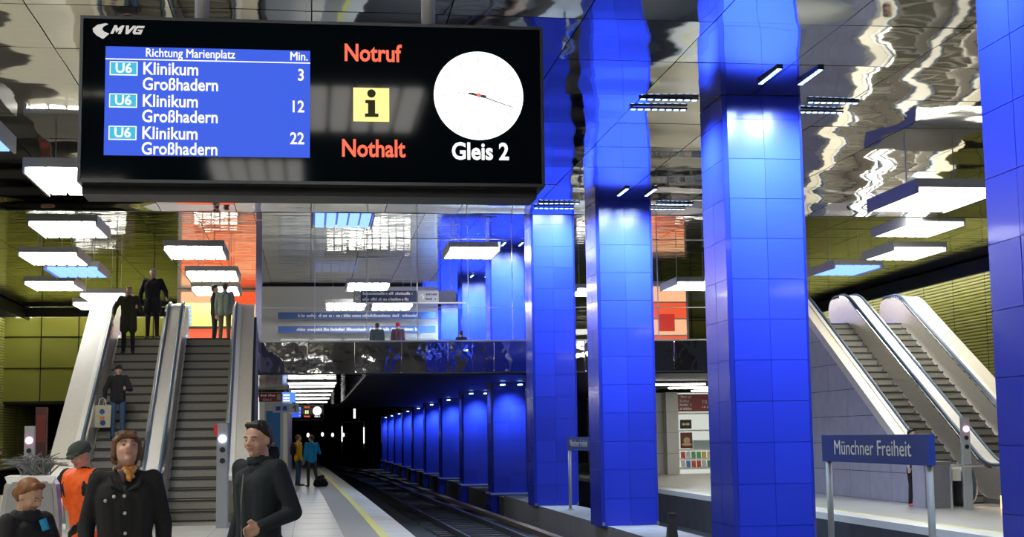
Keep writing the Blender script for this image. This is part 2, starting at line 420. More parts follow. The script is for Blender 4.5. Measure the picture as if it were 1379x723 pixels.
# glazing above it
gl = thing('glazed_screen', 'tall glass screen above the mirrored edge of the mezzanine', 'glass wall', (0, 45.06, 0))
gx = [-1.5, .12, 1.72, 3.3, 4.9, 6.3]; gz = [4.6, 5.62, 7.8, 8.33]
gx2 = [7.8, 9.4, 11.0, 12.6, 14.2]
for g in (gx, gx2):
    for a, b in zip(g, g[1:]):
        for z0, z1 in zip(gz, gz[1:]):
            obj('glass_pane', MB().add([(a+.01, 0, z0+.01), (b-.01, 0, z0+.01), (b-.01, 0, z1-.01), (a+.01, 0, z1-.01)], [(0, 1, 2, 3)]), glass, gl, rot=None)
mb = MB()
for g in (gx, gx2):
    for x in g: mb.box(x-.01, x+.01, -.03, .03, 4.6, 8.33)
    for z in gz[1:-1]: mb.box(g[0], g[-1], -.03, .03, z-.012, z+.012)
obj('glazing_bar', mb, steel2, gl)
obj('mullion', MB().box(-1.68, -1.5, -.05, .12, 4.15, 8.33), mat('lilac_steel', (.40, .40, .62), .25, .7), gl)
# transverse olive glass walls at the end of the hall
def panel_wall(name, x0, x1, y, z0, z1, px):
    wl = box_struct(name, x0, x1, y+.06, y+.4, z0-.1, z1, black)
    n = int(round((x1-x0)/px)); zs = [z0, z0+1.7, z0+3.3, z1]; px = (x1-x0)/n
    me = {}
    for r in range(3):
        me[r] = [ceil_mesh(40+s, .006, px-.05, zs[r+1]-zs[r]-.05, 6).mesh('wall_panel', green_glass, True, False) for s in range(3)]
        for i in range(n):
            link('wall_panel', R.choice(me[r]), wl, (x0+(i+.5)*px, y, (zs[r]+zs[r+1])/2), (PI/2+R.uniform(-1, 1)*.006, R.choice((0,)), 0))
    return wl
panel_wall('wall_end_left', XL, -6.2, 76.5, 3.65, ZF, 1.73)
panel_wall('wall_end_right', 7.9, XR, 82.6, 4.9, ZF, 1.8)
box_struct('ceiling_soffit_left', XL, -6.2, 76.9, 120, 3.5, 3.7, black)
box_struct('floor_track_left', XL, -9.5, 5, 120, -1.26, -1.2, ballast)

# ------------------------------------------------------------ track
def rail(name, off, m, w=.07, h=.15, z=-1.169, label='', cat='rail'):
    t = MB(); vs = []; ys = [y for y in YS if y > 5]
    for y in ys:
        x = edge_x(y)+off+max(0, (60-y))*.004
        vs += [(x-w/2, y, z), (x+w/2, y, z), (x+w/2, y, z+h), (x-w/2, y, z+h)]
    fs = []
    for i in range(len(ys)-1):
        for k in range(4): fs.append((i*4+k, i*4+(k+1) % 4, (i+1)*4+(k+1) % 4, (i+1)*4+k))
    o = obj(name, t.add(vs, fs), m); tag(o, label, cat); return o
rail('track_rail', 2.55, rail_m, label='left steel running rail beside the platform')
rail('track_rail', 4.0, rail_m, label='right steel running rail nearer the columns')
rail('conductor_rail', 4.45, rust, .22, .12, -1.02, 'brown covered conductor rail raised along the foot of the columns', 'rail')
slab = MB().box(-1.15, 1.15, -.13, .13, 0, .08).mesh('sleeper', conc)
for k in range(70):
    y = 18+k*.9; e = edge_x(y)+3.3
    o = link('sleeper', slab, None, (e, y, -1.25)); tag(o, 'dark concrete sleeper under the rails of the left track', 'sleeper', 'sleepers under the left track')

# ------------------------------------------------------------ luminaires
def make_lum(tm):
    t = link('ceiling_luminaire', None)
    obj('housing', MB().box(-.84, .84, -1.25, 1.25, .03, .20), greyp, t)
    for a in (-.84, .80): obj('side_louvre', MB().box(a, a+.04, -1.25, 1.25, -.08, .03), greyp, t)
    me = MB().box(-.12, .12, -1.2, 1.2, -.05, .03).mesh('tube', tm)
    for k in range(5): link('tube', me, t, (-.62+k*.31, 0, 0))
    mb = MB()
    for x in (-.5, .5): obj('suspension_rod', MB().tube([(x, 0, .2), (x, 0, 1)], .012, 6), alu, t)
    return t
lumA = make_lum(tube_m); lumB = make_lum(tube_b)
LUMS = [(-6.1, 37.9, 7.0, 0, 'large white louvred luminaire at left, just below the ceiling step'),
 (-3.28, 42.5, 7.0, 0, 'white luminaire nearest over the top of the escalators'),
 (-3.2, 48.7, 7.0, 0, 'second white luminaire over the escalator landing'),
 (-3.4, 53.6, 7.0, 0, 'third white luminaire over the escalator landing, by the orange wall'),
 (-7.5, 44.0, 7.0, 0, 'white luminaire above the blue one at left'),
 (-8.8, 51.8, 7.0, 0, 'white luminaire below the blue one at left'),
 (-7.4, 47.5, 7.0, 1, 'blue tinted luminaire hanging at left between two white ones'),
 (-7.6, 55.9, 7.0, 0, 'white luminaire just above the left escalator top'),
 (-8.42, 59.5, 7.0, 0, 'smallest white luminaire left of the escalator top'),
 (15.6, 35.7, 7.4, 0, 'largest white luminaire above the right escalators'),
 (16.8, 38.2, 7.2, 0, 'second white luminaire above the right escalators'),
 (18.0, 42.0, 7.0, 0, 'small white luminaire above the right escalator tops'),
 (17.83, 46.5, 7.0, 1, 'blue tinted luminaire over the top of the right escalators'),
 (13.85, 51.7, 7.0, 0, 'white luminaire seen between the two broad blue columns'),
 (.85, 39.5, 7.55, 1, 'pale blue luminaire in front of the glass screen'),
 (-4.1, 26.8, 6.3, 0, 'white luminaire under the near ceiling at the left edge of the display'),
 (-5.75, 23.6, 6.5, 1, 'blue white luminaire at the left edge of the picture'),
 (12.2, 27.0, 6.15, 0, 'white luminaire behind the broad blue column')]
mez = [(5.2, 47, 7.6), (2.2, 57, 7.5), (3.3, 60, 7.0), (1.4, 60, 7.0), (11, 56, 7.2), (11, 66, 7.2)]
LUMS += [(x, y, z, 0, ['white luminaire behind the glass, closest to the blue columns', 'white luminaire behind the glass above the direction sign', 'right one of the paired white luminaires deep behind the glass', 'left one of the paired white luminaires deep behind the glass', 'white luminaire over the right side of the mezzanine', 'far white luminaire over the right side of the mezzanine'][i]) for i, (x, y, z) in enumerate(mez)]
first = {0: True, 1: True}
for x, y, z, k, lb in LUMS:
    src = lumB if k else lumA
    if first[k]: o = src; first[k] = False; o.location = (x, y, z)
    else: o = copy_tree(src, None, (x, y, z))
    for c in o.children:
        if c.name.startswith('suspension'): c.scale[2] = (ZF if y > YE else ZN)-z; c.location[2] = .2-.2*c.scale[2]
    tag(o, lb, 'light', 'hanging luminaires of the hall')
for x, y in [(-5.0, 17), (-4.2, 9), (-7, 4), (.7, -4.9), (-.9, -10), (-4, -2), (-4, -12), (14, 18), (15, 10), (15, 0), (-8, 20)]:
    o = copy_tree(lumA, None, (x, y, 6.1)); tag(o, 'white louvred luminaire hanging outside the view near or behind the camera', 'light', 'luminaires outside the view')
# lamps under the mezzanine (transverse)
for n, (y, lb) in enumerate([(50, 'nearest'), (53, 'second'), (58, 'third'), (63, 'fourth'), (69, 'fifth'), (76, 'farthest')]):
    t = thing('strip_light', f'{lb} white strip light under the mezzanine over the platform', 'light', (0.05, y, 3.49), 0, 'strip lights over the far platform')
    obj('housing', MB().box(-.85, .85, -.45, .45, 0, .06), greyp, t)
    for s in (-.25, .25): obj('tube', MB().box(-.8, .8, s-.06, s+.06, -.04, 0), tube_d, t)
for n, (y, lb) in enumerate([(52, 'lone')]):
    t = thing('strip_light', f'{lb} white strip light under the mezzanine above the shop', 'light', (-3.2, y, 3.49)); obj('housing', MB().box(-.85, .85, -.45, .45, 0, .06), greyp, t)
    obj('tube', MB().box(-.8, .8, -.1, .1, -.04, 0), tube_d, t)
for n, (x, y, lb) in enumerate([(15.2, 56, 'long white strip light over the kiosk front'), (17.2, 60, 'short white strip light above the kiosk sign'), (13.2, 52, 'white strip light between column and kiosk'), (18.5, 52, 'white strip light behind the broad column')]):
    t = thing('strip_light', lb, 'light', (x, y, 3.42)); obj('housing', MB().box(-1.2, 1.2, -.3, .3, 0, .08), greyp, t)
    obj('tube', MB().box(-1.15, 1.15, -.22, .22, -.05, 0), tube_m, t)

# ------------------------------------------------------------ hanging train display
def rows_of_marks(parent, x0, x1, y, z, h, m):
    """lettering too small and soft in the photograph to read"""
    mb = MB(); x = x0
    while x < x1:
        w_ = h*R.uniform(.25, .6)
        if R.random() > .15: mb.box(x, x+w_*.75, y-.002, y, z, z+h*R.choice((.7, .7, 1)))
        x += w_
    obj('lettering', mb, m, parent)
def hexe(n, rgb, s=1.): return emis(n, s2l(*rgb), s)
scr_m = hexe('screen_blue', (62, 98, 232), 1.0)
for q_ in (scr_m,): q_.node_tree.nodes['Principled BSDF'].inputs['Specular IOR Level'].default_value = .1; scr_t = hexe('screen_text', (255, 255, 255), 1.15)
badge_m = hexe('badge_cyan', (60, 190, 225), 1.0); red_m = hexe('lit_red', (255, 105, 75), 1.25); info_m = hexe('info_yellow', (255, 248, 150), 1.15)
clock_m = emis('clock_white', (1, 1, .98), 1.8); logo_m = mat('logo_white', (.8, .8, .78), .5); logo_m.node_tree.nodes['Principled BSDF'].inputs['Emission Color'].default_value = (.8, .8, .78, 1)
logo_m.node_tree.nodes['Principled BSDF'].inputs['Emission Strength'].default_value = .45
mark_m = emis('mark_pale', (.93, .93, .92), 1.0); grey_hand = mat('hand_grey', (.2, .2, .2), .5); red_hand = emis('hand_red', s2l(240, 110, 90), 1.2); glow_in = mat('info_dark', (.06, .05, .01), .5)
def display(loc, label, full=True):
    t = thing('train_display', label, 'display', loc)
    # local frame: x from 0 to 2.38, z from 0 to .86, face at y = 0
    W, H = 2.38, .86
    obj('case', MB().box(0, W, .02, .30, 0, H), frame_m, t)
    obj('front_glass', MB().box(.018, W-.018, .005, .021, .018, H-.018), glass_black, t)
    mb = MB().box(0, W, -.004, .03, 0, .016).box(0, W, -.004, .03, H-.016, H).box(0, .016, -.004, .03, .016, H-.016).box(W-.016, W, -.004, .03, .016, H-.016)
    obj('front_frame', mb, frame_m, t)
    obj('lower_ledge', MB().box(.01, W-.03, .09, .33, -.045, 0), black, t)
    s = obj('screen', MB().box(.128, 1.158, -.001, .006, .140, .702), scr_m, t)
    obj('rule', MB().box(.128, 1.158, -.003, 0, .634, .639), scr_t, s)
    text('Richtung Marienplatz', .064, (.325, -.003, .652), scr_t, s, bold=.014, xs=.83)
    text('Min.', .064, (1.148, -.003, .650), scr_t, s, align='RIGHT', bold=.014, xs=.86)
    for k, mn in enumerate(('3', '12', '22')):
        z = .560-k*.167
        b = obj('line_badge', MB().box(.150, .288, -.003, 0, z-.008, z+.064), scr_t, s)
        obj('badge_field', MB().box(.155, .283, -.005, -.002, z-.003, z+.059), badge_m, b)
        text('U6', .070, (.219, -.006, z+.006), scr_t, b, align='CENTER', bold=.018)
        text('Klinikum', .090, (.312, -.003, z), scr_t, s, bold=.016, xs=.88)
        text('Großhadern', .090, (.312, -.003, z-.080), scr_t, s, bold=.016, xs=.85)
        text(mn, .086, (1.130, -.003, z-.016), scr_t, s, align='RIGHT', bold=.016, xs=.86)
    text('Notruf', .128, (1.478, -.002, .655), red_m, t, align='CENTER', bold=.022, xs=.82)
    text('Nothalt', .128, (1.482, -.002, .150), red_m, t, align='CENTER', bold=.022, xs=.82)
    ib = obj('info_sign', MB().box(1.380, 1.566, -.002, .006, .335, .512), info_m, t)
    mb = MB().disc((1.474, -.002, .482), .022, n=20, th=.003).box(1.456, 1.493, -.005, -.002, .365, .445).box(1.442, 1.493, -.005, -.002, .430, .447).box(1.440, 1.510, -.005, -.002, .358, .376)
    obj('info_letter', mb, glow_in, ib)
    c = (2.035, 0, .482)
    f = obj('clock_face', MB().disc((c[0], .002, c[2]), .236, n=64, th=.004), clock_m, t)
    mb = MB()
    for k in range(12):
        a = k*PI/6; r0, r1 = (.17, .21); 
        q = [(c[0]+r0*math.sin(a)-.006*math.cos(a), c[2]+r0*math.cos(a)+.006*math.sin(a)), (c[0]+r1*math.sin(a)-.006*math.cos(a), c[2]+r1*math.cos(a)+.006*math.sin(a)),
             (c[0]+r1*math.sin(a)+.006*math.cos(a), c[2]+r1*math.cos(a)-.006*math.sin(a)), (c[0]+r0*math.sin(a)+.006*math.cos(a), c[2]+r0*math.cos(a)-.006*math.sin(a))]
        obj('hour_mark', MB().prism(q, 'y', -.0035, -.002), mark_m, f)
    def hand(n, a, r0, r1, w, m, y):
        ca, sa = math.cos(a), math.sin(a)
        q = [(c[0]+r*sa+s_*w*ca, c[2]+r*ca-s_*w*sa) for r, s_ in ((r0, -1), (r1, -.6), (r1, .6), (r0, 1))]
        obj(n, MB().prism(q, 'y', y-.002, y), m, f)
    hand('hour_hand', math.radians(281), -.04, .055, .008, grey_hand, -.005)
    hand('minute_hand', math.radians(109), -.04, .19, .003, grey_hand, -.007)
    hand('second_hand', math.radians(277), -.02, .135, .0016, grey_hand, -.009)
    obj('hand_boss', MB().disc((c[0], -.009, c[2]), .011, n=16, th=.003), red_hand, f)
    text('Gleis 2', .125, (2.040, -.002, .143), scr_t, t, align='CENTER', bold=.028, xs=.86)
    # operator's emblem: a curved swoosh and slanted letters
    pts = [(.062, .792), (.085, .812), (.125, .822), (.138, .818), (.115, .806), (.108, .792), (.118, .778), (.143, .768), (.118, .744), (.112, .741), (.082, .758), (.065, .776)]
    obj('emblem', MB().prism([(x, z) for x, z in pts], 'y', -.002, .004), logo_m, t)
    def slant(polys, x0, z0, sx, sz):
        mb = MB()
        for q in polys: mb.prism([(x0+(u+.38*v)*sx, z0+v*sz) for u, v in q], 'y', -.002, .002)
        return mb
    M_ = [[(0, 0), (.26, 0), (.26, 1), (0, 1)], [(.26, 1), (.26, .55), (.50, .15), (.50, .62)], [(.50, .62), (.50, .15), (.74, .55), (.74, 1)], [(.74, 0), (1.0, 0), (1.0, 1), (.74, 1)]]
    V_ = [[(0, 1), (.28, 1), (.50, .36), (.40, 0), (.34, 0)], [(.34, 0), (.60, 0), (.98, 1), (.70, 1), (.44, .33)]]
    G_ = [[(0, .2), (.25, .3), (.25, .7), (0, .8)], [(0, .8), (.25, .7), (.32, .76), (.9, .76), (.9, 1), (.18, 1)], [(0, .2), (.18, 0), (.9, 0), (.9, .24), (.32, .24), (.25, .3)], [(.64, .24), (.9, .24), (.9, .55), (.42, .55), (.42, .40), (.64, .40)]]
    for nm_, q_, x_ in (('M', M_, .150), ('V', V_, .208), ('G', G_, .256)): obj('logo_letter', slant(q_, x_, .768, .050, .044), logo_m, t)
    return t
pole_m = mat('pole_satin', (.80, .80, .88), .4, .3)
dt = display((-1.165, 7.4, 2.895), 'large black hanging train display with blue screen and white clock')
d2 = copy_tree(dt, None, (-1.68, 80, 2.62)); tag(d2, 'small distant train display hanging far down the platform', 'display')
for x in (.595, 1.785):
    mb = MB().tube([(x, .15, .86), (x, .15, ZN-2.895)], .038, 16)
    o = obj('hanger_pole', mb, pole_m, dt, smooth=True)
    obj('pole_flange', MB().tube([(x, .15, .86), (x, .15, .875)], .06, 16), frame_m, dt)

# ------------------------------------------------------------ escalators
ANG = math.radians(30)
def esc_path(rise, y0=-.9, y1=None, h=0., n=5):
    a0, a1 = .8, .8+rise/math.tan(ANG); y1 = a1+1.1 if y1 is None else y1
    pts = [(y0, h)]; r = .9
    for k in range(n+1):
        y = a0-r/2+r*k/n; t = k/n; pts.append((y, h+math.tan(ANG)*r*.5*t*t))
    for k in range(n+1):
        y = a1-r/2+r*k/n; t = k/n; pts.append((y, h+rise-math.tan(ANG)*r*.5*(1-t)*(1-t)))
    pts.append((y1, h+rise)); return pts
def sweep(path, x0, x1, h0, h1):
    vs = []; fs = []
    for y, z in path: vs += [(x0, y, z+h0), (x1, y, z+h0), (x1, y, z+h1), (x0, y, z+h1)]
    for i in range(len(path)-1):
        for k in range(4): fs.append((i*4+k, i*4+(k+1) % 4, (i+1)*4+(k+1) % 4, (i+1)*4+k))
    m = len(vs); fs += [(3, 2, 1, 0), (m-4, m-3, m-2, m-1)]
    return MB().add(vs, fs)
def rail_loop(path, x, h, r0):
    """handrail running round both newels"""
    pts = []
    (ya, za), (yb, zb) = path[0], path[-1]
    for k in range(9):
        a = -PI/2+PI*k/8-PI; pts.append((x, ya+r0*math.cos(PI/2+PI*(8-k)/8)*1.0, za+h-r0+r0*math.sin(PI/2+PI*(8-k)/8)))
    pts += [(x, y, z+h) for y, z in path[1:-1]]
    for k in range(9): pts.append((x, yb+r0*math.sin(PI*k/8), zb+h-r0+r0*math.cos(PI*k/8)))
    return pts
def escalator(loc, rz, rise, label, decks, y1=None):
    t = thing('escalator', label, 'escalator', loc, rz)
    P = esc_path(rise); hw = .53
    n = int(rise/.205)+3
    stp = MB(); prof = [(0, 0), (.40, 0), (.40, -.06), (.10, -.06), (.03, -.12), (.012, -.205), (-.004, -.205), (-.008, -.10), (-.012, 0)]
    stp.prism(prof, 'x', -hw, hw); stp.box(-hw, hw, -.022, .05, -.036, .003, 1).box(-hw, hw, -.006, .02, -.205, -.175, 1); sm = stp.mesh('step', [step_m, nosing_m])
    for k in range(-1, n):
        y = .8+.355*k-.02; z = .205*(k+1)
        z = min(z, rise); 
        if k < 0: y = .42
        link('step', sm, t, (0, y+.0, z))
    obj('comb_plate', MB().box(-hw-.05, hw+.05, -.9, .42, -.02, .012), steel2, t)
    obj('comb_plate', MB().box(-hw-.05, hw+.05, P[-1][0]-1.0, P[-1][0]+.4, rise-.04, rise+.012), steel2, t)
    for s in (-1, 1):
        xs = lambda a, b: (s*a, s*b) if s > 0 else (s*b, s*a)
        obj('skirt', sweep(P, *xs(.535, .57), -.25, .14), steel2, t)
        bp = sweep(P, *xs(.575, .61), .10, .86)
        # rounded ends
        for (y, z), d in ((P[0], -1), (P[-1], 1)):
            q = [(y, z+.10)]+[(y+d*.38*math.sin(PI*k/8), z+.48-.38*math.cos(PI*k/8)) for k in range(9)]+[(y, z+.86)]
            bp.prism(q, 'x', *xs(.575, .61))
        obj('balustrade', bp, steel, t)
        mb = MB(); pts = rail_loop(P, s*.66, .95, .42)
        mb.tube(pts, .036, 8); obj('handrail', mb, handr, t, smooth=True)
        obj('handrail_guide', sweep(P[1:-1], *xs(.575, .70), .86, .915), chrome, t)
        for (a, b, h0, h1, m, nm) in decks[s]:
            obj(nm, sweep(P[0:] if nm != 'cladding_cap' else P, *xs(a, b), h0, h1), m, t)
    obj('truss_cover', sweep(P, -.53, .53, -.6, -.3), black, t)
    return t
RZ = 0.028
e1 = escalator((-3.93, 28.9, 0), RZ, 4.1, 'left escalator, three people riding down', {-1: [(.70, .80, .84, .93, white_deck, 'deck'), (.80, 1.22, .70, .905, beige_deck, 'cladding_cap')], 1: [(.70, .78, .84, .925, white_deck, 'deck')]})
e2 = escalator((-2.29, 28.9, 0), RZ, 4.1, 'empty escalator with dark steps right of the ridden one', {-1: [(.70, .86, .84, .925, white_deck, 'deck')], 1: [(.70, .80, .84, .93, white_deck, 'deck'), (.80, 1.10, .60, .905, beige_deck, 'cladding_cap')]})
e3 = escalator((15.85, 33.3, -.2), 0, 5.1, 'escalator across the tracks, its dark steps facing the stone clad side wall', {-1: [(.70, .80, .84, .93, white_deck, 'deck'), (.80, 1.08, .62, .90, beige_deck, 'cladding_cap')], 1: [(.70, .90, .84, .93, white_deck, 'deck')]})
e4 = escalator((17.55, 33.3, -.2), 0, 5.1, 'outermost escalator across the tracks, beside the olive slatted wall', {-1: [(.70, .80, .84, .93, white_deck, 'deck')], 1: [(.70, .85, .84, .93, white_deck, 'deck'), (.85, 1.3, .62, .90, beige_deck, 'cladding_cap')]})
# stone cladding under the escalator flanks, slab by slab
def clip(poly, f):
    out = []
    for i, a in enumerate(poly):
        b = poly[(i+1) % len(poly)]; fa, fb = f(a), f(b)
        if fa >= 0: out.append(a)
        if fa*fb < 0:
            t = fa/(fa-fb); out.append((a[0]+(b[0]-a[0])*t, a[1]+(b[1]-a[1])*t))
    return out
def flank(label, loc, rz, x, rise, m, y_end, w=1.45, h=.74, htop=.55, ysteep=0):
    t = thing('escalator_flank', label, 'stone wall', loc, rz)
    a0, a1 = .8, .8+rise/math.tan(ANG)
    lines = [lambda p: (htop+max(0, 0))+math.tan(ANG)*(p[0]-a0)-p[1]+.0, ]
    core = [(-.3, 0), (y_end, 0), (y_end, rise+htop-.05), (a1, rise+htop-.05), (a0, htop-.05), (-.3, htop-.05)]
    obj('core', MB().prism(core, 'x', x-.02, x+.10), seam, t)
    j = 0; z = 0
    while z < rise+htop:
        k = 0; y = -.3
        while y < y_end:
            r = [(y+.008, z+.008), (min(y+w, y_end)-.008, z+.008), (min(y+w, y_end)-.008, min(z+h, rise+htop)-.008), (y+.008, min(z+h, rise+htop)-.008)]
            if z < htop:      # piece may reach below the flat part
                pass
            q = clip(r, lambda p: htop+max(0., math.tan(ANG)*(p[0]-a0))-p[1] if p[0] < a0 else htop+math.tan(ANG)*(p[0]-a0)-p[1])
            if len(q) >= 3: obj('stone_slab', MB().prism(q, 'x', x-.04, x+.03), m, t)
            y += w
        z += h
    return t
flank('pale beige stone flank along the right side of the empty escalator', (-2.29, 28.9, 0), RZ, 1.06, 4.1, beige, 16.2, w=1.9, htop=.60)
f3 = flank('violet grey stone clad wall under the escalators across the tracks', (14.83, 33.3, -.2), 0, 0.0, 5.1, stone_c, 11.2, htop=.62)
obj('end_block', MB().box(-.70, -.03, -.95, -.25, 0, 1.03), stone_c, f3)
obj('end_slab', MB().box(-.73, 0, -.98, -.22, 1.03, 1.07), conc2, f3)
obj('front_slab', MB().box(-.69, -.04, -.99, -.95, .01, 1.02), conc2, f3)

# signal posts at the escalator feet
def sig_post(loc, label, lamp, h, red=False):
    t = thing('signal_post', label, 'signal post', loc)
    obj('post', MB().prism([(-.09, -.06), (.09, -.06), (.11, 0), (.09, .06), (-.09, .06), (-.11, 0)], 'z', 0, h), greyp, t)
    obj('lamp', MB().tube([(0, -.085, h-.28), (0, -.055, h-.28)], .07, 16), lamp, t)
    mb = MB()
    for k in (1, 2): mb.tube([(0, -.075, h-.28-.2*k), (0, -.055, h-.28-.2*k)], .05, 12)
    obj('dark_lamp', mb, black, t)
    if red: obj('stop_button', MB().box(-.16, -.08, -.05, .05, h-.22, h-.02), mat('button_red', (.7, .02, .02), .4), t)
    return t
pink = emis('lamp_pink', (1, .25, .55), 6); bluew = emis('lamp_blue_white', (.6, .7, 1), 9)
sig_post((-1.60, 27.3, 0), 'grey signal post with blue white lamp at the foot of the empty escalator', bluew, 1.9, True)
sig_post((-5.45, 29.6, 0), 'grey signal post with pink lamp left of the ridden escalator', pink, 1.92)
sig_post((14.78, 31.5, -.2), 'grey signal post with red lamp at the foot of the escalators across the tracks', pink, 2.1)
t = thing('barrier_rail', 'steel barrier rail beside the signal post across the tracks', 'barrier', (14.25, 31.2, -.2))
obj('rail', MB().tube([(0, 0, 0), (0, 0, .98), (0, 0, 1.0), (.8, 0, 1.0)], .03, 8), steel2, t)
obj('warm_lamp', MB().sph((1.55, .6, .35), .06).box(1.5, 1.6, .5, .7, 0, .28), emis('lamp_warm', (1, .55, .15), 5), t)

# ------------------------------------------------------------ station name signs on the island
def name_sign(y_near, y_far, label, words):
    t = thing('station_sign', label, 'sign', (7.0, (y_near+y_far)/2, -.4)); L = (y_far-y_near)/2
    obj('board', MB().box(-.045, .045, -L, L, 1.60, 1.955), sign_blue, t)
    text('Münchner Freiheit', .27, (-.048, 0, 1.70), mat('sign_letter_white', (.82, .84, .80), .4) if 'sign_letter_white' not in D.materials else D.materials['sign_letter_white'], t, align='CENTER', xs=1.26*(L/1.73), bold=.004, rot=(PI/2, 0, -PI/2))
    for y in (-L+.08, L-.12): obj('post', MB().tube([(0, y, 0), (0, y, 1.60)], .042, 10), greyp, t, smooth=True)
    for y in (-L+.08, L-.12): obj('post_foot', MB().tube([(0, y, 0), (0, y, .02)], .09, 12), greyp, t)
    return t
name_sign(15.80, 19.26, 'blue station name sign on two posts in front of the broad blue column', '')
name_sign(35.9, 39.35, 'distant blue station name sign between the third and fourth column', '')

# small dark things standing on the island near column feet
for (x, y, h, lb) in ((6.9, 27.6, .42, 'black tapered stand at the foot of the third column'), (6.95, 24.6, .62, 'dark slender stand left of the broad column')):
    t = tag(obj('equipment_stand', MB().add([(-.10, -.1, 0), (.10, -.1, 0), (.10, .1, 0), (-.10, .1, 0), (-.06, -.06, h), (.06, -.06, h), (.06, .06, h), (-.06, .06, h)], [(0, 1, 2, 3), (4, 5, 6, 7), (0, 1, 5, 4), (1, 2, 6, 5), (2, 3, 7, 6), (3, 0, 4, 7)]).box(-.07, .07, -.07, .07, h, h+.06), black, None, loc=(x, y, -.4)), lb, 'stand')

# ------------------------------------------------------------ silver cabinet at lower left
t = thing('ticket_cabinet', 'silver metal cabinet with slanted top edges at lower left, behind the girl', 'cabinet', (-1.98, 10.9, 0), .08)
mp = [(-.175, 0), (.175, 0), (.20, 1.05), (.175, 1.30), (.135, 1.36), (-.135, 1.36), (-.175, 1.30), (-.20, 1.05)]
obj('body', MB().prism(mp, 'y', -.16, .16), steel2, t)
obj('front_panel', MB().prism([(x*.86, .06+z*.93) for x, z in mp], 'y', -.175, -.16), mat('cabinet_grey', (.40, .40, .41), .35, .6), t)
obj('bevel_cap', MB().add([(-.15, -.17, 1.31), (.15, -.17, 1.31), (.175, -.16, 1.36), (-.175, -.16, 1.36), (-.175, .16, 1.365), (.175, .16, 1.365)], [(0, 1, 2, 3), (3, 2, 5, 4)]), white_p, t)
obj('slot', MB().box(.02, .13, -.18, -.174, 1.02, 1.05).box(-.10, .13, -.178, -.174, .92, .93), black, t)
mb = MB()
for k in range(70):
    a = R.uniform(-1.15, 1.1); l = R.uniform(.16, .30); b = R.uniform(-.4, .4); x0 = R.uniform(-.10, .10)
    pts = [(x0, b*.2, 0), (x0+l*.5*math.sin(a)*.8, b*.3, l*.32*math.cos(a)+.04), (x0+l*math.sin(a), b*.4, l*.5*math.cos(a)+R.uniform(-.01, .03))]
    mb.tube(pts, [.006, .005, .002], 4)
tag(obj('strand_tuft', mb, mat('grey_strand', (.16, .17, .17), .8, rand=0, var=.5, nscale=20), None, loc=(-1.98, 11.0, 1.366)), 'tuft of grey strands fanning out on top of the silver cabinet', 'bundle')

# ------------------------------------------------------------ things further back
# orange shop wall and olive booth on the mezzanine, left
t = thing('orange_shop', 'glowing orange shop wall on the mezzanine beyond the escalators', 'shop', (-4.3, 66, 4.13))
obj('wall', MB().box(-1.5, 2.1, .05, .3, 0, 4.2), white_p, t)
for k in range(7):
    z0 = .05+k*.58; wp = white_p if k < 2 else None
    obj('lit_panel', MB().box(-1.45, .85, 0, .05, z0, z0+.55), wp or (orange_e if k % 3 else salmon_e), t)
    obj('lit_panel', MB().box(.88, 2.05, 0, .05, z0, z0+.55), wp or (salmon_e if k % 2 else orange_e), t)
obj('corner_post', MB().box(-1.62, -1.5, -.1, .3, 0, 4.2), steel, t)
t = thing('ticket_booth', 'olive booth with blue screen above an orange band, at the top of the escalators', 'booth', (-3.55, 50, 4.13))
obj('body', MB().box(-.95, 1.1, 0, 1, 1.30, 2.1), green_slat, t)
obj('lower_panel', MB().box(-.95, 1.1, 0, 1, 0, 1.22), orange_e, t)
obj('counter', MB().box(-.98, 1.13, -.1, 1, 1.22, 1.30), black, t)
mb = MB()
for k in range(5): mb.box(-.85, -.45, -.02, 0, 1.36+k*.14, 1.45+k*.14)
obj('screen_rows', mb, emis('screen_pale_blue', s2l(150, 190, 250), 1.2), t)
obj('low_sign', MB().box(-.5, 1.0, -.12, -.10, .55, .9), white_p, t)
# right-hand poster wall
t = thing('poster_wall', 'orange lit poster on the mezzanine seen between the two broad columns', 'poster', (14.3, 57.5, 4.15))
obj('frame', MB().box(-1.2, 1.0, 0, .2, 0, 3.6), greyp, t); obj('frame', MB().box(-1.25, 1.05, -.04, .2, 3.55, 3.65), greyp, t)
for k in range(5): obj('lit_panel', MB().box(-1.1, .9, -.03, 0, .1+k*.68, .1+k*.68+.62), orange_e if k % 2 else salmon_e, t)
obj('inset_picture', MB().box(-.3, .4, -.05, -.03, 1.6, 2.3), emis('deep_red_lit', s2l(200, 40, 25), 1.), t)
# signs behind the glass
sg = mat('dark_sign_blue', s2l(48, 56, 96), .4); pale_l = mat('pale_lettering', (.75, .75, .72), .5)
t = thing('direction_sign', 'long dark direction sign with arrows hanging behind the glass screen', 'sign', (1.45, 50, 6.25))
obj('board', MB().box(.25, 3.55, 0, .1, 0, .40), sg, t)
obj('arrow_panel', MB().box(0, .24, -.01, .1, 0, .40), greyp, t); obj('arrow_panel', MB().box(2.2, 2.95, -.012, .1, 0, .40), mat('pale_panel', (.4, .42, .5), .4), t)
text('↙', .3, (.03, -.015, .08), pale_l, t); text('↑', .3, (2.25, -.015, .08), pale_l, t)
rows_of_marks(t, .32, 2.05, -.004, .26, .10, pale_l); rows_of_marks(t, .32, 1.9, -.004, .06, .10, pale_l); rows_of_marks(t, 2.5, 2.9, -.016, .24, .08, sg); rows_of_marks(t, 2.5, 2.85, -.016, .08, .08, sg)
obj('lower_bar', MB().box(.1, 3.9, -.01, .06, -.04, 0), white_p, t)
mb = MB()
for x in (.5, 2, 3.4): mb.tube([(x, .05, .4), (x, .05, ZF-6.25)], .015, 6)
obj('hanger', mb, alu, t)
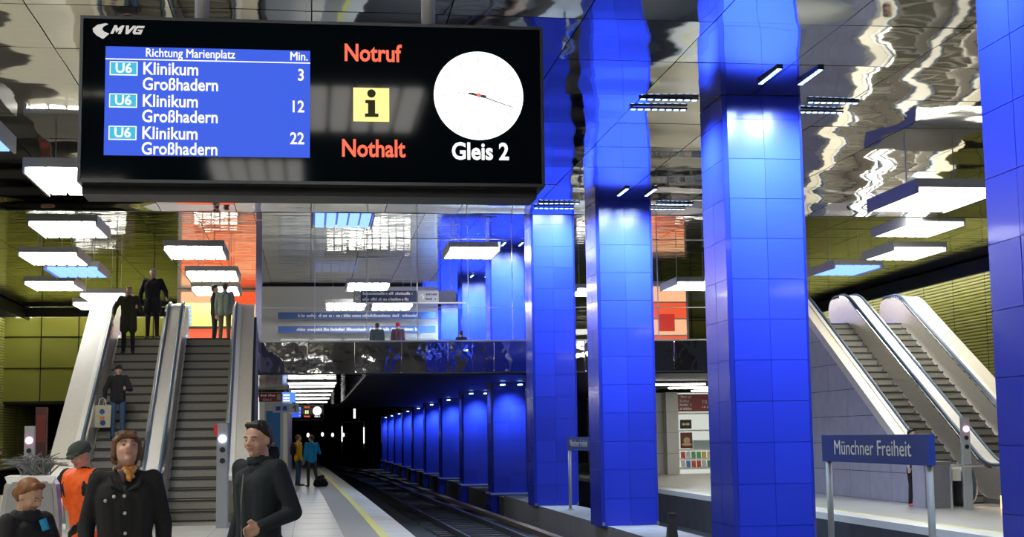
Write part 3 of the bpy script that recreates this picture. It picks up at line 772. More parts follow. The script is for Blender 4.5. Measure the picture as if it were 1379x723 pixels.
bl = mat('banner_blue', s2l(60, 95, 160), .5)
for (z, lb) in ((6.75, 'upper'), (6.15, 'lower')):
    t = thing('shop_fascia', f'{lb} blue shop band far behind the glass screen', 'shop sign', (0, 63, z)); obj('band', MB().box(-1.4, 5.4, 0, .2, 0, .28), bl, t)
    rows_of_marks(t, -.6, 4.6, -.01, .07, .13, pale_l)
t = thing('shop_row', 'pale row of shop fronts at the back of the mezzanine', 'shop', (0, 64, 4.15))
obj('back_wall', MB().box(-2.3, 5.6, 0, .3, 0, 4.1), mat('shop_wall', (.5, .5, .46), .5), t)
for k in range(5): obj('shop_window', MB().box(-1.3+k*1.4, -.1+k*1.4, -.04, 0, .3, 1.8), emis('shop_glow', (.75, .78, .7), .55) if k == 0 else D.materials['shop_glow'], t)
# under the mezzanine: shop block, poster, signs
t = thing('platform_shop', 'pale block with blue poster under the mezzanine beyond the escalators', 'shop', (-2.2, 60, 0))
obj('block', MB().box(-3.2, 1.3, 0, 12, 0, 3.5), mat('pale_grey_wall', (.50, .50, .47), .5), t)
obj('blue_poster', MB().box(.42, .98, -.04, 0, .9, 2.75), mat('poster_blue', s2l(48, 110, 175), .35), t)
obj('white_pilaster', MB().box(.15, .35, -.06, 0, 0, 3.4), white_p, t); obj('white_pilaster', MB().box(1.1, 1.25, -.06, 0, 0, 3.4), white_p, t)
obj('lit_strip', MB().box(0, .12, -.05, 0, 1, 3.3), spot_w, t)
redm = mat('wine_red', s2l(130, 25, 45), .4)
t = thing('hanging_sign', 'wine red sign hanging under the mezzanine by the escalators', 'sign', (-1.95, 56, 3.02))
obj('board', MB().box(0, .86, 0, .08, 0, .34), redm, t); rows_of_marks(t, .06, .6, -.004, .2, .08, pale_l); text('Gleis 2', .12, (.14, -.004, .04), pale_l, t)
obj('icon', MB().box(.68, .82, -.01, 0, .05, .28), greyp, t); obj('hanger', MB().box(.1, .12, .02, .04, .34, .5).box(.7, .72, .02, .04, .34, .5), alu, t)
t = thing('hanging_sign', 'small lit blue sign right of the wine red one', 'sign', (-1.07, 56.2, 2.98))
obj('board', MB().box(0, .50, 0, .08, 0, .40), emis('lit_blue_sign', s2l(90, 150, 250), 1.), t); obj('lettering_rows', MB().box(.03, .28, -.01, 0, .26, .32).box(.03, .28, -.01, 0, .15, .21).box(.03, .28, -.01, 0, .05, .11), scr_t, t)
obj('hanger', MB().box(.1, .12, .02, .04, .4, .54), alu, t)
t = thing('arrow_sign', 'grey and yellow arrow sign below the wine red sign', 'sign', (-1.45, 57, 2.62))
obj('board', MB().box(0, .62, 0, .08, 0, .32), mat('lilac_board', (.42, .45, .62), .4), t); obj('arrow_panel', MB().box(.62, 1.0, -.01, .08, 0, .34), mat('cream_board', (.6, .58, .42), .4), t)
text('↑', .32, (.72, -.016, .04), black, t, bold=.02); obj('icon', MB().box(.12, .3, -.01, 0, .08, .24).box(.38, .54, -.01, 0, .08, .24), sign_blue, t)
obj('hanger', MB().box(.45, .47, .02, .04, .32, .92), alu, t)
# kiosk across the tracks
t = thing('kiosk', 'white kiosk with red sign, coffee pictures and magazine racks across the tracks', 'kiosk', (16.3, 63.5, -.2))
wt = mat('kiosk_white', (.62, .62, .60), .45)
obj('side_wall', MB().box(-2.6, -.02, .6, 8, 0, 3.65), wt, t); obj('corner_pillar', MB().box(-.55, 0, 0, .6, 0, 3.65), wt, t)
mb = MB()
for k in range(1, 4): mb.box(-2.6, .001, -.003, .01, k*.92, k*.92+.02).box(-2.61, -.02, .59, .6, k*.92, k*.92+.02)
obj('wall_joint', mb, greyp, t, kind='stuff')
obj('back_wall', MB().box(0, 5, 1.0, 1.2, 0, 3.65), emis('kiosk_inside', (.75, .8, .72), .8), t)
obj('sign_board', MB().box(0, 5, 0, .1, 2.78, 3.55), mat('kiosk_red', s2l(140, 40, 35), .4), t)
text('Kaffee', .17, (.08, -.01, 3.20), pale_l, t, bold=.01)
for z in (3.40, 3.04, 2.86): rows_of_marks(t, .08, .60, -.01, z, .10, pale_l)
text('FRISCH', .26, (1.1, -.01, 3.10), pale_l, t); rows_of_marks(t, 1.1, 1.9, -.01, 2.93, .10, pale_l)
for z in (2.66, 1.90, 1.04, .62, .22): obj('shelf', MB().box(0, 5, 0, .9, z, z+.07), white_p, t)
cf = obj('coffee_picture', MB().box(.08, .62, .02, .06, 1.15, 1.85), mat('picture_brown', (.16, .05, .03), .4), t)
obj('cup', MB().sph((.36, .01, 1.50), .16, (1, .15, 1)).sph((.36, .01, 1.32), .23, (1, .1, .3)), mat('cup_cream', (.6, .45, .25), .4), cf)
sp_ = obj('snack_picture', MB().box(.08, .60, .02, .06, 2.02, 2.42), black, t); obj('snack', MB().sph((.24, .01, 2.22), .09, (1, .2, .7)).sph((.42, .01, 2.22), .09, (1, .2, .7)), D.materials['cup_cream'], sp_)
mags = [mat(f'magazine_{i}', c_, .5) for i, c_ in enumerate([(.7, .1, .06), (.1, .25, .6), (.75, .7, .6), (.7, .5, .1), (.15, .4, .2), (.6, .6, .65)])]
for row, z in enumerate((.70, .30)):
    me = MB().box(-.10, .10, -.01, .01, 0, .30)
    for k in range(9):
        o = link('magazine', me.mesh('magazine', mags[(k*5+row*2+k//3) % 6]), None, (16.3+.18+k*.24, 63.5+.02, -.2+z), (-.15, 0, R.uniform(-.05, .05)))
        ci = (k*5+row*2+k//3) % 6
        tag(o, f'{["red", "blue", "cream", "ochre", "green", "pale grey"][ci]} magazine, {["first", "second", "third", "fourth", "fifth", "sixth", "seventh", "eighth", "ninth"][k]} from the left in the {["upper", "lower"][row]} rack of the kiosk', 'magazine', f'magazines in the {["upper", "lower"][row]} rack of the kiosk')
obj('glass_case', MB().box(.7, 2.6, .1, .7, 1.12, 1.5), mat('case_grey', (.4, .5, .5), .2), t)
# tunnel portal lights and frame far down the left track
t = thing('tunnel_portal', 'pale portal frame lit far down the dark tunnel', 'portal', (2.9, 140, 0))
obj('frame', MB().box(0, .15, 0, .2, .3, 3.2).box(2.1, 2.25, 0, .2, .3, 3.2).box(0, 2.25, 0, .2, 3.1, 3.2), greyp, t); obj('lit_post', MB().box(.02, .12, -.1, 0, 1.3, 2.7).box(2.1, 2.2, -.1, 0, 1.1, 2.6), spot_w, t)
for k, (x, y, z) in enumerate([(1.0, 125, 1.95), (1.9, 128, 1.9), (2.9, 131, 1.9), (-.2, 122, 1.9)]):
    t = thing('tunnel_lamp', f'small white lamp in the tunnel, {["second", "third", "nearest the portal frame", "first"][k]} from the left', 'lamp', (x, y, z))
    obj('lens', MB().sph((0, 0, 0), .12, (1, .5, 1.5)), spot_w, t); obj('bracket', MB().box(-.03, .03, .05, .1, -.2, 2.6), black, t)
t = thing('tunnel_lamp', 'lone white upright lamp high on the dark tunnel wall', 'lamp', (4.1, 138, 4.0)); obj('lens', MB().box(-.1, .1, -.05, 0, -.55, .35), spot_w, t); obj('bracket', MB().box(-.05, .05, 0, .2, -.4, .6), black, t)
# red notices on the far left wall
t = thing('help_point', 'red help point panel on the far side of the left track', 'help point', (-15.3, 75, .9)); obj('plate', MB().box(0, .1, -.2, .35, 0, .4), mat('notice_red', (.5, .05, .03), .5), t); obj('glyph', MB().box(.1, .12, -.05, .2, .1, .3), white_p, t)
t = thing('info_pillar', 'dark red info pillar behind the pink signal lamp', 'pillar', (-9.9, 56, 0)); obj('pillar_body', MB().box(-.2, .2, -.15, .15, 0, 2.9), mat('dark_red', (.05, .015, .012), .5), t); obj('panel', MB().box(-.15, .15, -.17, -.15, 1.6, 2.6), mat('pillar_red', (.13, .02, .02), .4), t)

# ------------------------------------------------------------ people
def V(*a): return Vector(a)
class Body:
    """collects tapered limbs and ellipsoids, fuses them into one continuous skin"""
    def __init__(s): s.p = []
    def cap(s, a, b, ra, rb, tag): s.p.append(('c', Vector(a), Vector(b), ra, rb, tag)); return s
    def ell(s, c, r, tag, rot=None): s.p.append(('e', Vector(c), Vector(r), rot or Matrix.Identity(3), 0, tag)); return s
    def build(s, name, parent, mats, voxel, smooth_it=3, noise=0.):
        bm = bmesh.new()
        for q in s.p:
            if q[0] == 'c':
                _, a, b, ra, rb, tg = q; L = (b-a).length
                if L < 1e-4: L = 1e-4; b = a+V(0, 0, 1e-4)
                rot = (b-a).to_track_quat('Z', 'Y').to_matrix().to_4x4()
                for c, r in ((a, ra), (b, rb)):
                    bmesh.ops.create_icosphere(bm, subdivisions=2, radius=r, matrix=Matrix.Translation(c))
                bmesh.ops.create_cone(bm, cap_ends=True, segments=14, radius1=ra*.995, radius2=rb*.995, depth=L, matrix=Matrix.Translation((a+b)/2) @ rot)
            else:
                _, c, r, rot, _, tg = q
                bmesh.ops.create_icosphere(bm, subdivisions=3 if max(r) > .04 else 2, radius=1, matrix=Matrix.Translation(c) @ rot.to_4x4() @ Matrix.Diagonal((*r, 1)))
        me = D.meshes.new(name); bm.to_mesh(me); bm.free()
        o = D.objects.new(name, me); COL.objects.link(o)
        md = o.modifiers.new('r', 'REMESH'); md.mode = 'VOXEL'; md.voxel_size = voxel
        sm = o.modifiers.new('s', 'SMOOTH'); sm.factor = .5; sm.iterations = smooth_it
        bpy.context.view_layer.update()
        me2 = D.meshes.new_from_object(o.evaluated_get(bpy.context.evaluated_depsgraph_get()))
        D.objects.remove(o); D.meshes.remove(me); me2.name = name
        n = len(me2.polygons); cen = np.empty(n*3); me2.polygons.foreach_get('center', cen); cen = cen.reshape(-1, 3)
        best = np.full(n, 1e9); idx = np.zeros(n, int); names = list(mats.keys())
        for q in s.p:
            if q[0] == 'c':
                a = np.array(q[1]); d = np.array(q[2])-a; t = np.clip(((cen-a)@d)/max(d@d, 1e-9), 0, 1)
                dist = np.linalg.norm(cen-a-t[:, None]*d, axis=1)-(q[3]+(q[4]-q[3])*t)
            else:
                rr = np.array(q[2]); rm = np.array(q[3]); loc = (cen-np.array(q[1]))@rm
                dist = (np.linalg.norm(loc/rr, axis=1)-1)*rr.min()
            m = dist < best; best[m] = dist[m]; idx[m] = names.index(q[5])
        me2.materials.clear()
        for k in names: me2.materials.append(mats[k])
        me2.polygons.foreach_set('material_index', idx); me2.polygons.foreach_set('use_smooth', [True]*n)
        if noise:
            r = random.Random(3)
            for v in me2.vertices: v.co += v.normal*noise*(math.sin(v.co.x*90+v.co.z*40)*.5+math.sin(v.co.x*210+v.co.y*60)*.5+r.uniform(-.4, .4))
        me2.update(); return link(name, me2, parent)
def fabric(n, c, r=.85): return mat(n, c, r, var=.18, nscale=30, bump=.35, bscale=18, bdist=.01)
skin = mat('skin', (.62, .36, .26), .5, var=.05, nscale=15); lips_m = mat('lips', (.46, .20, .15), .4)
eye_w = mat('eye_white', (.50, .45, .42), .3); iris = mat('iris_dark', (.03, .02, .015), .3)
coat_k = fabric('black_cloth', (.014, .014, .017)); navy = fabric('dark_navy_cloth', (.010, .017, .022)); olive_c = fabric('olive_cloth', (.035, .032, .015))
jean = fabric('denim', (.05, .10, .20)); grey_t = fabric('grey_trousers', (.05, .045, .045)); yel = fabric('yellow_cloth', (.75, .38, .03)); cyan = fabric('cyan_cloth', (.02, .33, .62))
sage = fabric('sage_cloth', (.22, .26, .20)); orange_c = fabric('hi_vis_orange', (1.0, .13, .01), .6); refl = mat('reflective_grey', (.45, .45, .45), .35)
shoe = mat('dark_shoe', (.012, .012, .012), .4); hair_br = fabric('brown_hair', (.13, .062, .028), .6); hair_dk = fabric('dark_hair', (.018, .013, .011), .5)
hair_gy = fabric('grey_hair', (.42, .42, .40), .6); hair_ging = fabric('auburn_hair', (.24, .10, .035), .55); cap_g = fabric('grey_green_cap', (.045, .06, .05)); knit = fabric('dark_knit', (.012, .015, .022))
pinks = mat('pink_shoe', (.6, .12, .15), .5); tan_c = fabric('tan_scarf', (.45, .32, .16))
def person(label, loc, rz, H=1.75, top=coat_k, legs=coat_k, shoes=shoe, hair=hair_dk, hands=skin, voxel=.013, coat=0., bulk=1., female=False,
           head=(0, 0, 0), lean=0., pose=None, hair_kind='short', face=True, group=None, sleeves=True):
    """faces local -Y. pose overrides joints (in units of H)."""
    t = thing('person', label, 'person', loc, rz, group)
    sh = .094 if female else .104; hp = .055
    J = dict(hipL=(-hp, 0, .52), hipR=(hp, 0, .52), kneeL=(-hp-.005, -.01, .285), kneeR=(hp+.005, -.01, .285), ankL=(-hp-.01, .01, .045), ankR=(hp+.01, .01, .045),
             shL=(-sh, 0, .805), shR=(sh, 0, .805), elL=(-sh-.022, .01, .635), elR=(sh+.026, .01, .635), wrL=(-sh-.028, -.03, .495), wrR=(sh+.028, -.03, .495), footL=None, footR=None)
    if pose: J.update(pose)
    J = {k: (Vector(v)*H if v is not None else None) for k, v in J.items()}
    pel = (J['hipL']+J['hipR'])/2
    def ln(p):    # lean of the upper body about the hips
        q = p-pel; c, s_ = math.cos(lean), math.sin(lean); return pel+V(q.x, q.y*c-q.z*s_, q.y*s_+q.z*c)
    for k in ('shL', 'shR'): J[k] = ln(J[k])
    if not (pose and ('wrL' in pose)): J['elL'] = ln(J['elL']); J['wrL'] = ln(J['wrL'])
    if not (pose and ('wrR' in pose)): J['elR'] = ln(J['elR']); J['wrR'] = ln(J['wrR'])
    B = Body(); h = H; bk = bulk
    chest = (J['shL']+J['shR'])/2+V(0, 0, -.075*h); belly = pel+V(0, 0, .10*h); 
    for s_, S in ((-1, 'L'), (1, 'R')):
        off = V(s_*.045*h, 0, 0)
        B.cap(chest+off+V(0, 0, .02*h), belly+off*.8, .062*h*bk, .056*h*bk, 'top')
        B.cap(chest+V(0, -.008*h, .0), belly+V(0, -.006*h, 0), .062*h*bk, .056*h*bk, 'top')
        B.cap(belly+off*.8, pel+off*.8, .056*h*bk, .060*h*bk, 'top' )
        B.cap(J['sh'+S]+V(-s_*.02*h, 0, -.005*h), chest+off, .034*h*bk, .058*h*bk, 'top')
        B.cap(J['sh'+S], J['el'+S], .034*h*bk, .029*h*bk, 'top'); B.cap(J['el'+S], J['wr'+S], .029*h*bk, .022*h*bk, 'top')
        B.cap(J['hip'+S], J['knee'+S], .050*h, .036*h, 'legs'); B.cap(J['knee'+S], J['ank'+S], .035*h, .027*h, 'legs')
        ft = J['foot'+S] if J['foot'+S] is not None else J['ank'+S]+V(s_*.012*h, -.10*h, -.026*h)
        B.cap(J['ank'+S]+V(0, .012*h, -.024*h), ft, .021*h, .018*h, 'shoes'); B.cap(J['ank'+S]+V(0, 0, 0), J['ank'+S]+V(0, 0, -.02*h), .026*h, .022*h, 'shoes')
        if coat:
            for a_ in (-.03, .03):
                B.cap(pel+V(s_*.045*h, a_*h*.5, 0), pel+V(s_*.058*h, a_*h, -coat*h), .058*h*bk, .050*h*bk, 'top')
        # hand: palm, four fingers of unequal length bent at the knuckle, thumb off the side
        d = (J['wr'+S]-J['el'+S]).normalized(); side = V(0, -1, 0) if abs(d.y) < .8 else V(0, 0, 1)
        side = (side-d*side.dot(d)).normalized(); nrm = d.cross(side)*s_
        wv = J['wr'+S]; pm = wv+d*.028*h
        B.cap(wv, wv+d*.012*h, .0165*h, .017*h, 'hands'); B.cap(pm-side*.010*h, wv+d*.045*h-side*.011*h, .013*h, .012*h, 'hands'); B.cap(pm+side*.010*h, wv+d*.045*h+side*.011*h, .013*h, .012*h, 'hands')
        for k, (o_, l1, l2) in enumerate(((.018, .018, .020), (.007, .020, .024), (-.005, .019, .022), (-.017, .015, .017))):
            k0 = wv+d*.050*h+side*o_*h; k1 = k0+(d*.9+nrm*-.35).normalized()*l1*h; k2 = k1+(d*.5-nrm*.85).normalized()*l2*h
            B.cap(k0, k1, .0058*h, .0053*h, 'hands'); B.cap(k1, k2, .0053*h, .0044*h, 'hands')
        th0 = wv+d*.018*h+side*.016*h; th1 = th0+(d*.5+side*.8).normalized()*.022*h; B.cap(th0, th1, .0075*h, .0065*h, 'hands'); B.cap(th1, th1+(d*.85-nrm*.3).normalized()*.018*h, .0062*h, .005*h, 'hands')
    # neck and head
    nb = ln(pel+V(0, .005*h, .31*h)); hd = nb+V(0, -.012*h+math.sin(-lean)*.03*h, .075*h)+V(0, 0, 0)
    Hm = Matrix.Rotation(head[0], 3, 'Z') @ Matrix.Rotation(head[1], 3, 'X') @ Matrix.Rotation(head[2], 3, 'Y')
    P = lambda x, y, z: hd+Hm @ (V(x, y, z)*h)
    B.cap(nb+V(0, .004*h, -.02*h), P(0, .012, -.02), .034*h, .030*h, 'skin')
    B.cap(nb+V(0, .0, -.03*h), nb+V(0, 0, 0), .045*h*bk, .036*h, 'top')
    for S in 'LR': B.cap(nb+V(0, .004*h, -.018*h), J['sh'+S]+V(0, 0, -.008*h), .034*h, .033*h, 'top')
    B.ell(P(0, .004, .018), V(.043, .053, .048)*h, 'skin', Hm); B.ell(P(0, -.010, -.012), V(.036, .040, .050)*h, 'skin', Hm)
    B.ell(P(0, -.035, -.048), V(.014, .012, .011)*h, 'skin', Hm)
    B.cap(P(0, -.050, .006), P(0, -.058, -.010), .0055*h, .0075*h, 'skin')
    for s_ in (-1, 1):
        B.ell(P(s_*.043, .004, -.002), V(.006, .011, .017)*h, 'skin', Hm); B.ell(P(s_*.022, -.034, -.014), V(.014, .012, .016)*h, 'skin', Hm)
        B.cap(P(s_*.007, -.049, .013), P(s_*.026, -.043, .014), .0045*h, .0045*h, 'skin')
        B.ell(P(s_*.009, -.052, -.012), V(.006, .006, .005)*h, 'skin', Hm)
    B.cap(P(-.011, -.047, -.027), P(.011, -.047, -.027), .0032*h, .0032*h, 'lips'); B.cap(P(-.008, -.046, -.032), P(.008, -.046, -.032), .0030*h, .0030*h, 'lips')
    B.build('body', t, dict(top=top, legs=legs, shoes=shoes, hands=hands, skin=skin, lips=lips_m), voxel)
    if face and voxel < .014:
        for s_ in (-1, 1):
            e = obj('eye', MB().sph(P(s_*.0175, -.0445, .003), .0050*h, (1.35, .6, .75)), eye_w, t, smooth=True); obj('iris', MB().sph(P(s_*.0175, -.0475, .003), .0028*h, (1, .5, 1)), iris, e)
            obj('eyebrow', MB().tube([P(s_*.008, -.0525, .0155), P(s_*.018, -.051, .0175), P(s_*.029, -.045, .015)], .0018*h, 5), hair, t)
    # hair
    if hair_kind:
        Hh = Body()
        if hair_kind in ('short', 'bob', 'bun'):
            Hh.ell(P(0, .012, .032), V(.047, .052, .044)*h, 'h', Hm); Hh.ell(P(0, .028, .005), V(.042, .034, .046)*h, 'h', Hm)
            Hh.cap(P(-.024, -.026, .058), P(.024, -.026, .058), .012*h, .012*h, 'h')
            for s_ in (-1, 1): Hh.cap(P(s_*.040, .002, .035), P(s_*.042, .010, .012), .011*h, .008*h, 'h')
        if hair_kind == 'bob':
            Hh.cap(P(-.026, -.043, .040), P(.020, -.046, .036), .010*h, .009*h, 'h')
            for s_ in (-1, 1):
                Hh.cap(P(s_*.041, -.012, .035), P(s_*.044, .002, -.018), .013*h, .012*h, 'h'); Hh.cap(P(s_*.030, .03, .02), P(s_*.032, .03, -.025), .02*h, .016*h, 'h')
                Hh.cap(P(s_*.012, -.040, .046), P(s_*.036, -.034, .030), .011*h, .009*h, 'h')
        if hair_kind == 'bun': Hh.ell(P(0, .058, -.01), V(.022, .022, .024)*h, 'h', Hm); Hh.cap(P(0, .045, .02), P(.0, .056, .0), .02*h, .018*h, 'h')
        if hair_kind == 'cap':
            Hh.ell(P(0, .004, .034), V(.052, .060, .036)*h, 'h', Hm); Hh.cap(P(-.03, -.045, .024), P(.03, -.045, .024), .012*h, .012*h, 'h'); Hh.cap(P(-.02, -.068, .016), P(.02, -.068, .016), .008*h, .008*h, 'h')
            Hh.ell(P(0, .020, .018), V(.050, .042, .024)*h, 'h', Hm)
        if hair_kind == 'knit': Hh.ell(P(0, .004, .030), V(.050, .058, .046)*h, 'h', Hm); Hh.ell(P(0, .02, .01), V(.048, .044, .036)*h, 'h', Hm)
        nm = 'cap' if hair_kind in ('cap', 'knit') else 'hair'
        Hh.build(nm, t, dict(h=hair), min(voxel, .012), 2, noise=.0015 if nm == 'hair' else .0004)
    t['_'] = 0; del t['_']
    return t, J, P, nb, h

def torso_button(t, pts, m, r=.012):
    mb = MB()
    for p in pts: mb.sph(p, r, (1, .5, 1), 8)
    return obj('button', mb, m, t)
silver = mat('silver_button', (.75, .75, .75), .3, .6)
# woman in the black coat looking up
t, J, P, nb, h = person('woman in a black buttoned coat with orange patterned scarf, looking up', (-1.12, 9.2, 0), .10, 1.70, coat_k, coat_k, hair=hair_br, voxel=.008, coat=.22, bulk=1.08, female=True,
    head=(.22, -.45, .05), hair_kind='bob', pose=dict(elL=(-.135, .03, .64), wrL=(-.135, -.01, .50), elR=(.135, .03, .64), wrR=(.135, -.01, .50)))
sc = Body(); scm = dict(a=mat('scarf_orange', (.62, .24, .05), .7, var=.6, nscale=22), b=mat('scarf_plum', (.07, .03, .035), .7), c=mat('scarf_cream', (.60, .42, .16), .7))
n0 = nb+V(0, -.012, .005)
for k in range(12):
    a = 2*PI*k/12; p = n0+V(.062*math.cos(a), .055*math.sin(a)-.005, .014*math.sin(a*2+1)+.006); q = n0+V(.062*math.cos(a+.55), .058*math.sin(a+.55)-.005, .02)
    sc.cap(p, q, .020, .018, 'abc'[(k*2+k//3) % 3])
sc.cap(n0+V(-.02, -.07, -.01), n0+V(-.01, -.095, -.055), .022, .014, 'b'); sc.cap(n0+V(.02, -.07, -.01), n0+V(.025, -.09, -.05), .020, .014, 'a'); sc.cap(n0+V(0, -.075, .0), n0+V(.045, -.07, -.03), .016, .014, 'c')
sc.build('scarf', t, scm, .007, 2)
cl_ = Body()
for s_ in (-1, 1):
    cl_.cap(n0+V(s_*.05, .04, .0), n0+V(s_*.10, -.03, -.035), .022, .020, 'k'); cl_.cap(n0+V(s_*.10, -.03, -.035), n0+V(s_*.075, -.10, -.085), .020, .018, 'k'); cl_.cap(n0+V(s_*.075, -.10, -.085), n0+V(s_*.02, -.115, -.11), .018, .010, 'k')
cl_.cap(n0+V(-.05, .04, 0), n0+V(.05, .04, 0), .024, .024, 'k')
cl_.build('collar', t, dict(k=coat_k), .009, 2)
torso_button(t, [(.0, -.135, 1.17), (.005, -.14, 1.05), (.008, -.138, .93), (-.115, -.115, 1.245), (-.065, -.130, 1.270), (-.005, -.128, 1.272)], silver, .011)
obj('placket', MB().box(-.028, -.022, -.134, -.128, .7, 1.22), coat_k, t)
# blurred man walking in the dark jacket
t, J, P, nb, h = person('man in a dark jacket walking past, right of the empty escalator, head turned left', (-.33, 9.6, 0), -.85, 1.76, navy, navy, hair=hair_dk, voxel=.008, coat=.06, bulk=1.05,
    head=(.25, .05, 0), hair_kind='short', pose=dict(elL=(-.135, .03, .64), wrL=(-.13, -.03, .50), elR=(.150, .04, .645), wrR=(.118, -.085, .600), kneeL=(-.05, -.05, .285), ankL=(-.05, -.09, .045), kneeR=(.05, .01, .28), ankR=(.05, .12, .05)))
c2_ = Body()
for k in range(10):
    a = 2*PI*k/10; c2_.cap(nb+V(.075*math.cos(a), .065*math.sin(a), -.012), nb+V(.075*math.cos(a+.7), .065*math.sin(a+.7), .012), .022, .02, 'k')
c2_.build('collar', t, dict(k=navy), .009, 2)
obj('zip', MB().tube([(.0, -.128, 1.38), (.0, -.145, 1.2), (0, -.14, .95)], .004, 5), alu, t)
# man in the hi-vis vest
t, J, P, nb, h = person('man in a grey cap and orange reflective vest bending beside the silver cabinet', (-1.78, 12.4, 0), -.65, 1.66, coat_k, navy, hair=cap_g, hands=mat('black_glove', (.015, .015, .015), .6), voxel=.009, bulk=1.16, lean=.22,
    head=(.0, .42, 0), hair_kind='cap', pose=dict(elL=(-.16, -.13, .66), wrL=(-.10, -.25, .585), elR=(.155, -.05, .64), wrR=(.10, -.17, .56)))
vb = Body(); pl = V(0, 0, .52*h)
def lv(x, y, z):
    c, s_ = math.cos(.22), math.sin(.22); return V(x, y*c-z*s_, y*s_+z*c)*h+pl
for s_ in (-1, 1):
    vb.cap(lv(s_*.045, 0, .22), lv(s_*.04, 0, .10), .080*h, .075*h, 'o'); vb.cap(lv(s_*.04, 0, .10), lv(s_*.042, 0, .065), .083*h, .083*h, 'r')
    vb.cap(lv(s_*.042, 0, .065), lv(s_*.045, 0, -.01), .071*h, .074*h, 'o'); vb.cap(lv(s_*.075, 0, .27), lv(s_*.05, 0, .22), .054*h, .078*h, 'o')
vb.cap(lv(0, -.014, .245), lv(0, -.014, -.01), .090*h, .084*h, 'o')
for s_ in (-1, 1): vb.cap(lv(s_*.06, -.004, .25), lv(s_*.045, -.006, .16), .066*h, .080*h, 'o')
vb.build('vest', t, dict(o=orange_c, r=refl), .010, 2)
# girl at lower left
t, J, P, nb, h = person('girl with tied auburn hair and black padded jacket looking down at lower left', (-1.64, 8.7, 0), .95, 1.43, coat_k, jean, hair=hair_ging, voxel=.007, bulk=1.25, female=True, lean=.10,
    head=(.15, .42, 0), hair_kind='bun', pose=dict(elL=(-.15, -.06, .63), wrL=(-.08, -.19, .62), elR=(.15, -.06, .63), wrR=(.08, -.19, .62)))
c3_ = Body()
for k in range(10):
    a = 2*PI*k/10; c3_.cap(nb+V(.07*math.cos(a), .06*math.sin(a), -.02), nb+V(.07*math.cos(a+.7), .06*math.sin(a+.7), .012), .028, .024, 'k')
c3_.ell(nb+V(0, .10, -.05), V(.11, .055, .07), 'f'); c3_.build('hood', t, dict(k=coat_k, f=fabric('grey_fur', (.18, .17, .15))), .009, 2, noise=.002)
obj('blue_cuff', MB().tube([nb+V(.02, -.11, -.02), nb+V(.03, -.13, -.08)], .022, 8), cyan, t)
# on the escalators.  a point on the ridden escalator, u metres from its comb, v metres to the side
def on_esc(u, v, rise=4.1, base=(-3.93, 28.9, 0)):
    z = .205*(math.floor((u-.8+.02)/.355)+1)
    z = max(0, min(rise, z)); c, s_ = math.cos(RZ), math.sin(RZ)
    return (base[0]+v*c-u*s_, base[1]+u*c+v*s_, base[2]+z)
t, *_ = person('woman in dark coat, jeans and knitted hat riding down with a pale carrier bag', on_esc(3.58, -.12), .1, 1.66, coat_k, jean, hair=knit, voxel=.012, bulk=1.12, female=True, hair_kind='knit',
    pose=dict(elL=(-.165, .0, .64), wrL=(-.165, -.06, .53), elR=(.16, -.03, .65), wrR=(.10, -.13, .655)), head=(.1, .1, 0))
bx, by, bz = on_esc(3.58, -.12)
b = thing('carrier_bag', 'pale carrier bag held by the woman on the left escalator', 'bag', (bx-.30, by-.16, bz+.26))
pm = mat('bag_paper', (.52, .50, .34), .6, var=.08)
obj('bag_body', MB().add([(-.17, -.05, 0), (.17, -.05, 0), (.17, .05, 0), (-.17, .05, 0), (-.19, -.04, .48), (.19, -.04, .48), (.19, .04, .48), (-.19, .04, .48)], [(0, 1, 2, 3), (0, 1, 5, 4), (1, 2, 6, 5), (2, 3, 7, 6), (3, 0, 4, 7)]), pm, b)
obj('bag_handle', MB().tube([(-.08, -.04, .47), (-.06, -.03, .60), (0, -.02, .64), (.06, -.03, .60), (.08, -.04, .47)], .008, 6), white_p, b)
obj('bag_print', MB().disc((0, -.052, .34), .055, n=16, th=.003).disc((.02, -.052, .10), .06, n=16, th=.003), sign_blue, b); obj('bag_print', MB().box(-.05, .05, -.056, -.052, .17, .24), mat('print_orange', (.6, .2, .05), .5), b)
t, *_ = person('man in an olive coat at the top of the left escalator, hand on the rail', on_esc(7.15, -.26), .05, 1.70, olive_c, coat_k, hair=fabric('light_hair', (.35, .22, .13)), voxel=.012, bulk=1.25, coat=.16, hair_kind='short',
    pose=dict(elL=(-.19, -.02, .66), wrL=(-.20, -.10, .56), elR=(.17, -.02, .65), wrR=(.13, -.12, .66)))
t, *_ = person('grey haired man in a black open coat at the top of the left escalator', on_esc(7.86, .25), -.05, 1.80, coat_k, coat_k, hair=hair_gy, voxel=.012, bulk=1.22, coat=.12, hair_kind='short',
    pose=dict(elL=(-.165, .0, .64), wrL=(-.16, -.04, .52), elR=(.18, -.02, .65), wrR=(.20, -.10, .57)))
t, *_ = person('person in a sage jacket walking away at the top of the empty escalator', (-2.30, 39.6, 4.13), PI-.1, 1.72, sage, fabric('brown_trousers', (.16, .12, .06)), hair=hair_br, voxel=.014, bulk=1.2)
t, *_ = person('person in dark clothes beside the sage jacket at the top of the empty escalator', (-2.62, 40.3, 4.13), PI/2, 1.74, coat_k, coat_k, hair=hair_dk, voxel=.014)
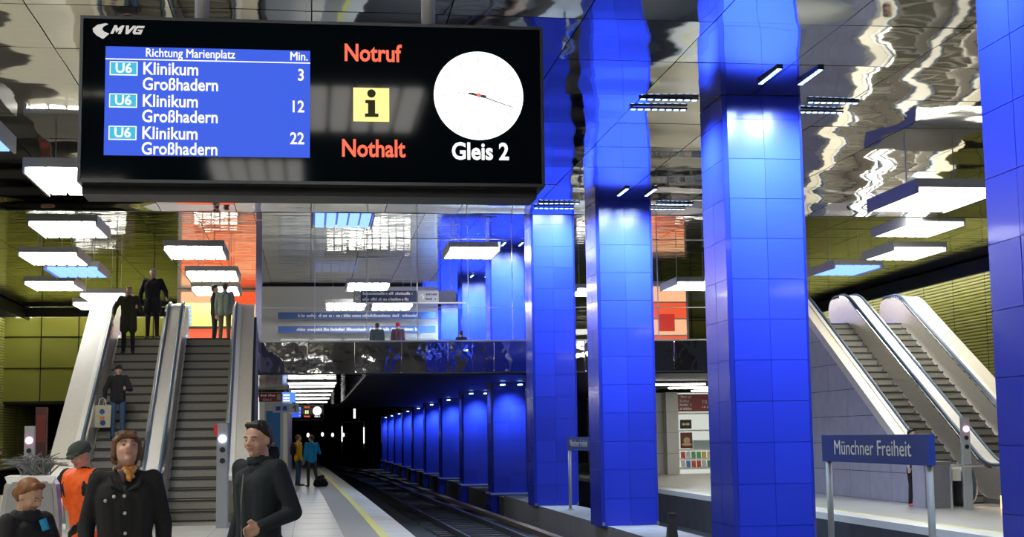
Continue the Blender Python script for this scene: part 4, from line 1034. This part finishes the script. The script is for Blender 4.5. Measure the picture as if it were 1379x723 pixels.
# couple on the platform
t, *_ = person('person in a yellow jacket and jeans with black backpack waiting on the platform', (-.42, 50.6, 0), PI*.62, 1.78, yel, jean, hair=hair_br, voxel=.014, bulk=1.15, pose=dict(kneeL=(-.04, -.01, .285), kneeR=(.04, -.01, .285)))
bp_ = Body(); bp_.ell((0, .20, 1.25), V(.14, .09, .24), 'k'); bp_.cap((-.09, .12, 1.40), (-.10, -.10, 1.36), .02, .02, 'k'); bp_.build('backpack', t, dict(k=coat_k), .014)
t, *_ = person('person in a bright blue jacket and grey trousers standing on the platform', (.03, 49.4, 0), PI*1.12, 1.76, cyan, grey_t, hair=hair_br, voxel=.014, bulk=1.2, head=(.7, 0, 0),
    pose=dict(kneeL=(-.09, -.02, .285), ankL=(-.13, .0, .045), elL=(-.17, -.02, .64), wrL=(-.14, -.12, .66)))
bg = Body(); bg.ell((0, 0, .17), V(.22, .15, .15), 'k'); bg.cap((-.1, 0, .28), (.08, 0, .34), .07, .06, 'k'); bg.cap((-.15, 0, .1), (.17, 0, .1), .1, .1, 'k')
o = bg.build('travel_bag', None, dict(k=coat_k), .015); o.location = (.33, 49.3, 0); tag(o, 'black bag on the floor beside the blue jacket', 'bag')
t, *_ = person('brown haired person half hidden behind the man in the dark jacket', (-1.22, 47.5, 0), .3, 1.62, coat_k, coat_k, hair=hair_ging, voxel=.014, female=True, hair_kind='bob')
# behind the glass
t, *_ = person('person in a grey jacket behind the glass screen, left of the red hat', (2.45, 54, 4.15), PI, 1.74, fabric('slate_cloth', (.05, .07, .06)), coat_k, hair=hair_dk, voxel=.016, bulk=1.3)
t, *_ = person('person in a red hat behind the glass screen', (3.22, 54, 4.15), PI-.3, 1.76, fabric('plum_cloth', (.12, .05, .07)), coat_k, hair=fabric('red_hat', (.55, .03, .05)), voxel=.016, hair_kind='knit', bulk=1.1)
t, *_ = person('dark figure behind the glass beside the second upper column', (6.0, 58, 4.15), PI, 1.72, coat_k, coat_k, hair=hair_dk, voxel=.016)
# across the tracks
t, *_ = person('woman with pulled back dark hair and pink shoes by the stone wall across the tracks', (14.33, 33.45, -.2), .5, 1.88, fabric('white_sleeve', (.5, .5, .52)), coat_k, shoes=pinks, hair=hair_dk, voxel=.013, female=True)
